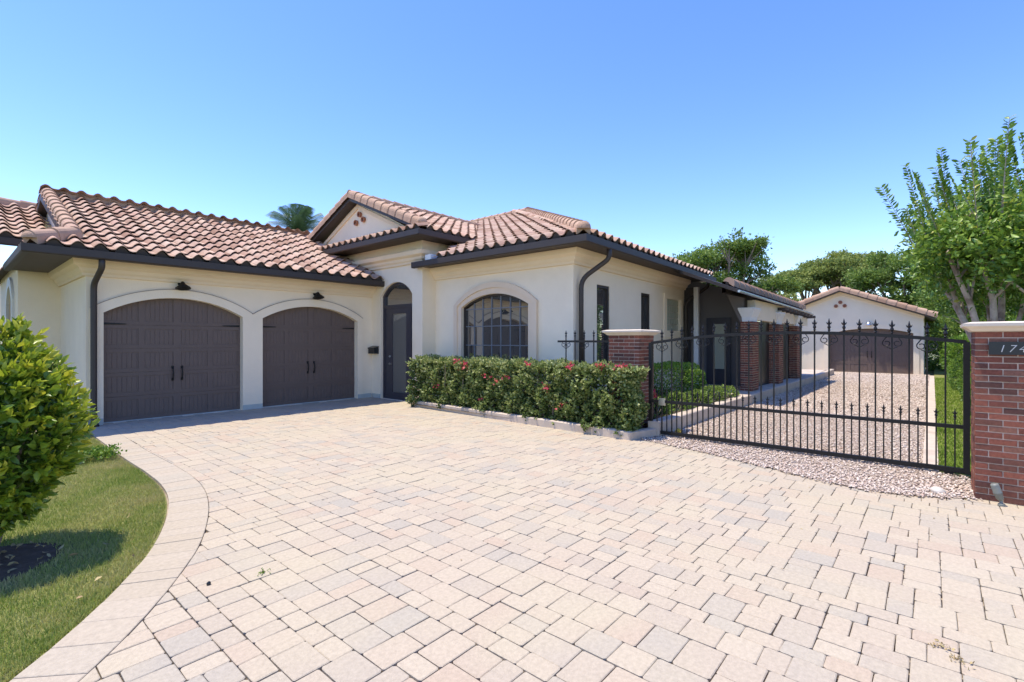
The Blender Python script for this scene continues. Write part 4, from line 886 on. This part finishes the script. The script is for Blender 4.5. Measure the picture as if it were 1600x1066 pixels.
RS = [((10.6,-1.02,.36),(.9,.42,.38),'round clipped shrub nearest the gate on the right lawn'),((12.9,-.95,.40),(.8,.38,.42),'second clipped shrub along the right lawn'),((15.4,-1.0,.45),(.9,.45,.48),'third clipped shrub along the right lawn'),((18.4,-1.0,.5),(1.0,.45,.5),'fourth clipped shrub along the right lawn'),((22,-.9,.55),(1.2,.5,.55),'clipped shrub on the right lawn farthest from the gate')]
box_shrub((29.5,-1.7,.9), (2.2,1.3,.95), 5000, 'leafy shrub mass beside the far garage', 'boxleaf', .13)
box_shrub((36,-2.0,1.4), (2.5,3.0,1.5), 5000, 'tall dark shrub mass beyond the far garage', 'treeleaf', .2)
for c, r, lb in RS: box_shrub(c, r, 3600, lb, group='clipped shrubs along the right lawn')
box_shrub((23.5,-3.0,1.8), (4.5,.8,1.8), 9000, 'far tall hedge closing off the right side of the lot', 'boxleaf', .12, None, 3, 'hedge', 'hedge')
box_shrub((15.5,-2.6,1.6), (3.0,.8,1.6), 9000, 'tall leafy hedge behind the right pillar', 'boxleaf', .09, None, 3, 'hedge', 'hedge')
# ------------------------------------------------------------------ trees
def tree(name, label, base, trunk_r, fork, clumps, leaf_n, size, mtl, bark='bark', flat=.6, lean=(0,0), spread=1.0, group=None):
    """clumps: list of (x,y,z,r) offsets from base"""
    t = thing(name, label, 'tree', base, group); B = Vector(base); tb = MB(); f = B+Vector((lean[0],lean[1],fork))
    tb.tube([B+Vector((0,0,-.1)), B+(f-B)*.5+Vector((trunk_r*.4,0,0)), f], [trunk_r*1.25,trunk_r,trunk_r*.85], 9)
    for (x,y,z,r) in clumps:
        e = B+Vector((x,y,z)); m1 = f.lerp(e,.4)+Vector((random.uniform(-.2,.2)*r,random.uniform(-.2,.2)*r,-.12*(e-f).length)); m2 = f.lerp(e,.75)+Vector((random.uniform(-.2,.2)*r,random.uniform(-.2,.2)*r,0))
        tb.tube([f,m1,m2,e], [trunk_r*.55,trunk_r*.36,trunk_r*.2,trunk_r*.08], 6)
        for _ in range(4):
            q = e+Vector(unit(1)[0])*r*.8; q.z = e.z+(q.z-e.z)*flat; tb.tube([m2,m2.lerp(q,.5)+Vector((0,0,-.05*r)),q], [trunk_r*.16,trunk_r*.1,trunk_r*.03], 5)
    obj('trunk', tb, M[bark], t)
    tot = sum(c[3]**2 for c in clumps); Ps = []; Ds = []; Ts = []
    for (x,y,z,r) in clumps:
        n = int(leaf_n*r*r/tot); k = 12; sc = unit(k)*(.35+.6*rng.random((k,1))); sc[:,2] = sc[:,2]*flat; w_ = rng.integers(0,k,n)
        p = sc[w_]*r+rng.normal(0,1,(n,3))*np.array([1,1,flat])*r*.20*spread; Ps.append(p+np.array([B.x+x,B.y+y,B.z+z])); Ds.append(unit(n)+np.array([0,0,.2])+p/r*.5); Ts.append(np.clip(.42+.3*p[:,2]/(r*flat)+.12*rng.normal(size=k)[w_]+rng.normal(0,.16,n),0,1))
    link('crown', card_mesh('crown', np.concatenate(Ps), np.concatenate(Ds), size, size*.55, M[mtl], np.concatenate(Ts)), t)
    return t
def blob(n, rx, ry, z0, z1, r0, r1):
    out = []
    for _ in range(n):
        a = random.uniform(0,6.28); q = random.random()**.5; z = random.uniform(0,1); k = math.sin(math.pi*(.15+.8*z))**.6; out.append((rx*q*k*math.cos(a), ry*q*k*math.sin(a), z0+(z1-z0)*z, random.uniform(r0,r1)))
    return out
def place(px_, d): r = (px_-800)/765*d; return (r*SF+d*CF, -r*CF+d*SF, -.05)
tree('broad_tree', 'broad green tree behind the side of the house', place(1138,36), .34, 3.0, blob(34,4.0,4.0,4.2,8.8,.9,1.5), 34000, .22, 'treeleaf')
tree('broad_tree', 'smaller pale green tree right behind the porch roof', place(1205,44), .3, 2.6, blob(14,3.0,3.0,3.0,6.0,1.0,1.5), 12000, .24, 'pineleaf')
def flat_clumps(n, rx, z0, z1, r0, r1): return [(rx*math.cos(a)*q, rx*math.sin(a)*q, z1-(z1-z0)*q*q*.8+random.uniform(-.3,.3), random.uniform(r0,r1)) for a, q in ((random.uniform(0,6.28), random.random()**.5) for _ in range(n))]
tree('umbrella_tree', 'flat topped tree with bare dark limbs behind the garages', place(1262,52), .36, 4.4, flat_clumps(26,4.6,7.0,8.9,1.2,1.8), 28000, .26, 'pineleaf', flat=.45)
tree('umbrella_tree', 'taller flat topped tree above the far garage gable', place(1322,50), .36, 4.6, flat_clumps(26,4.2,7.3,9.9,1.2,1.8), 28000, .26, 'pineleaf', flat=.5)
tree('broad_tree', 'dense dark tree right of the far garage roof', place(1408,38), .3, 2.4, blob(26,2.8,2.8,2.6,8.2,1.0,1.6), 24000, .22, 'treeleaf')
tree('broad_tree', 'leafy tree beyond the far garage on its right', place(1476,40), .3, 1.6, blob(28,3.0,3.0,1.2,8.0,1.0,1.6), 22000, .24, 'treeleaf')
tree('broad_tree', 'dark tree closing the view behind the right pillar', place(1560,30), .3, 1.4, blob(30,3.4,3.4,.8,8.0,1.0,1.6), 24000, .22, 'treeleaf')
tree('broad_tree', 'tree at the far left edge behind the wing', (-1.5,24,-.05), .25, 1.6, blob(22,2.4,2.4,1.0,4.6,.7,1.1), 9000, .2, 'treeleaf')
# crape myrtles: several leaning stems, upright leafy shoots
def myrtle(base, label, stems, crown, nsh, nleaf, lsz=.10):
    t = thing('crape_myrtle', label, 'tree', base, 'crape myrtles along the right lawn'); B = Vector(base); tb = MB(); tips = []
    for k, (dx, dy, dz) in enumerate(stems):
        m1 = B+Vector((dx*.25+random.uniform(-.1,.1),dy*.25,dz*.38)); m2 = B+Vector((dx*.62,dy*.62+random.uniform(-.12,.12),dz*.72)); e = B+Vector((dx,dy,dz)); st = B+Vector((random.uniform(-.16,.16),random.uniform(-.16,.16),-.05))
        tb.tube([st,m1,m2,e], [.085,.066,.048,.026], 8)
        for _ in range(6):
            s_ = random.choice((m2,e,m2.lerp(e,.5))); q = s_+Vector((random.gauss(0,.32),random.gauss(0,.32),random.uniform(.35,.95))); tb.tube([s_, s_.lerp(q,.5)+Vector((0,0,.06)), q], [.026,.017,.009], 6); tips.append(q)
    obj('trunk', tb, M['barkpale'], t)
    P = []; D = []; T = []; sh = MB(); (cx,cy,cz,rx,ry,rz) = crown
    for k in range(nsh):   # upright shoots with opposite leaves
        a = random.uniform(0,6.28); q = random.random()**.5; s0 = B+Vector((cx+rx*q*math.cos(a), cy+ry*q*math.sin(a), cz+rz*(1-q*q)*.75+random.uniform(-.1,.15))); ln = random.uniform(.75,1.55)
        d = Vector((.42*q*math.cos(a)+random.gauss(0,.1), .42*q*math.sin(a)+random.gauss(0,.1), 1)).normalized(); e = s0+d*ln; sh.tube([s0,e], [.010,.004], 4)
        sd = d.cross(Vector((random.gauss(0,1),random.gauss(0,1),.1))).normalized(); m = int(ln/.05); 
        for i in range(m):
            for g in (-1, 1):
                for _r in (0,):
                    P.append(s0+d*(ln*(i+.5)/m)); D.append(sd*g+d*.45+Vector((0,0,.12))); T.append(min(1,max(0,random.gauss(.42,.2))))
    obj('shoots', sh, M['barkpale'], t)
    for q in tips:
        for _ in range(26): P.append(q+Vector((random.gauss(0,.13),random.gauss(0,.13),random.gauss(-.05,.15)))); D.append(Vector((random.gauss(0,1),random.gauss(0,1),random.gauss(.2,.8)))); T.append(min(1,max(0,random.gauss(.4,.2))))
    n = nleaf; k = 110; sc = unit(k)*(.5+.5*rng.random((k,1)))*np.array([rx,ry,rz*1.0]); w_ = rng.integers(0,k,n); p = sc[w_]+rng.normal(0,1,(n,3))*np.array([.24,.24,.20])
    P2 = p+np.array([B.x+cx,B.y+cy,B.z+cz]); D2 = unit(n)+np.array([0,0,.15]); T2 = np.clip(.38+.18*p[:,2]/rz+rng.normal(0,.2,n),0,1)
    link('crown', leaf_mesh('crown', np.concatenate([np.array([tuple(v) for v in P]),P2]), np.concatenate([np.array([tuple(v) for v in D]),D2]), lsz, lsz*.48, M['myrtleleaf'], np.concatenate([T,T2])), t)
    return t
myrtle((12.4,-.95,0), 'nearest crape myrtle rising behind the right brick pillar', [(-.6,.75,3.2),(-.3,.35,3.3),(.5,.1,3.5),(-.9,-.5,3.2),(.3,-.9,3.3),(.4,.75,3.1)], (.05,-.3,3.36,1.6,1.55,.70), 85, 15000, .115)
myrtle((17.2,-1.2,0), 'middle crape myrtle with pale slanting trunks', [(-.9,1.0,3.0),(.2,1.1,3.3),(.6,.1,3.4),(-.6,-.5,3.1)], (0,-.1,3.7,1.8,1.7,1.0), 60, 13000, .12)
myrtle((22.5,-1.4,0), 'farthest crape myrtle beside the gravel drive', [(-.8,.9,2.8),(.3,.9,3.0),(.5,-.2,3.2)], (0,0,3.6,1.8,1.7,1.2), 40, 10000, .13)
# palm behind the garage
pb_ = place(466,34); palm = thing('palm_tree', 'feathery palm rising behind the garage ridge', 'palm', pb_); Pb = Vector(pb_)
obj('trunk', MB().tube([Pb,Pb+Vector((.1,0,4)),Pb+Vector((0,0,9.3))], [.16,.13,.11], 8), M['bark'], palm)
for k in range(24):
    a = k*2.4; el = .55+.95*((k*7)%24)/24; ln = 2.7; V = []; F = []; ch = Pb+Vector((0,0,9.3)); pts_ = []
    for i in range(12):
        q = i/11; pts_.append(ch+Vector((math.cos(a)*ln*q*math.cos(el), math.sin(a)*ln*q*math.cos(el), ln*q*math.sin(el)-.55*q*q*ln*.6)))
    fm = MB().tube(pts_, [.02*(1-i/14) for i in range(12)], 5)
    for i in range(1,12):
        d = (pts_[i]-pts_[i-1]).normalized(); sd = d.cross(Vector((0,0,1))).normalized()
        for j in range(3):
            b = pts_[i-1].lerp(pts_[i], j/3)
            for g in (-1,1): e = b+(sd*g*.75+d*.5+Vector((0,0,-.55))).normalized()*.75*(1-.5*abs(i/11-.5)); fm.add([b,b+d*.03,e,b-d*.02+(e-b)*.5], [(0,1,2),(0,2,3)])
    obj('frond', fm, M['palm'], palm)
# ------------------------------------------------------------------ small things
sp = thing('spotlight', 'grey green ground spotlight leaning on the right pillar base', 'spotlight', (6.84,-.48,0))
obj('stake', MB().tube([(6.84,-.52,-.02),(6.85,-.515,.06)], .014, 8).lathe((6.84,-.52,0), [(.03,0),(.028,.02),(.01,.03)], 10), M['greypaint'], sp)
obj('lamp_head', MB().lathe((6.85,-.515,.05), [(.016,0),(.030,.02),(.034,.07),(.037,.075),(.037,.085),(.034,.09),(.034,.155),(.028,.17)], 14, axis=(-.12,.30,1)), M['greypaint'], sp, True)
def rock(name, c, r, label, mtl, cat='stone'):
    mb = MB(); n = 10; V = []; F = []
    for i in range(6):
        e = -math.pi/2+math.pi*i/5
        for j in range(n): k = random.uniform(.82,1.1); V.append((c[0]+r[0]*math.cos(e)*math.cos(j*2*math.pi/n)*k, c[1]+r[1]*math.cos(e)*math.sin(j*2*math.pi/n)*k, c[2]+r[2]*math.sin(e)*k))
    F = [(i*n+j,i*n+(j+1)%n,(i+1)*n+(j+1)%n,(i+1)*n+j) for i in range(5) for j in range(n)]; mb.add(V,F); o = obj(name, mb, mtl, None, True); o['label'] = label; o['category'] = cat; return o
g_ = place(1465,5.27); rock('stone', (g_[0],g_[1],.02), (.09,.07,.045), 'white stone at the edge of the gravel by the right pillar', M['rock'])
g_ = place(326,3.28); rock('pebble', (g_[0],g_[1],.012), (.014,.012,.014), 'tiny dark pebble lying on the pavers near the lawn', M['plaque'], 'pebble')
rock('ball', (8.35,3.36,.06), (.055,.055,.055), 'small yellow ball by the kerb inside the gate', M['yellow'], 'ball')
for k, (a, d) in enumerate(((1470,2.62),(1500,2.50),(1510,5.05),(410,3.45))):
    g_ = place(a,d); P = np.array([g_[0],g_[1],.004])+rng.normal(0,1,(26,3))*np.array([.022,.022,.003]); t = thing('weed', ['dry weed tuft in a paver joint at lower right','second dry weed tuft near the lower right corner','brown weed tuft beside the right pillar','green weed tuft in a paver joint near the lawn'][k], 'weed', (g_[0],g_[1],0), 'weeds in the paver joints')
    link('leaves', leaf_mesh('leaves', P, unit(26)+np.array([0,0,.6]), .02, .010, M['dryleaf'] if k < 3 else M['boxleaf']), t)
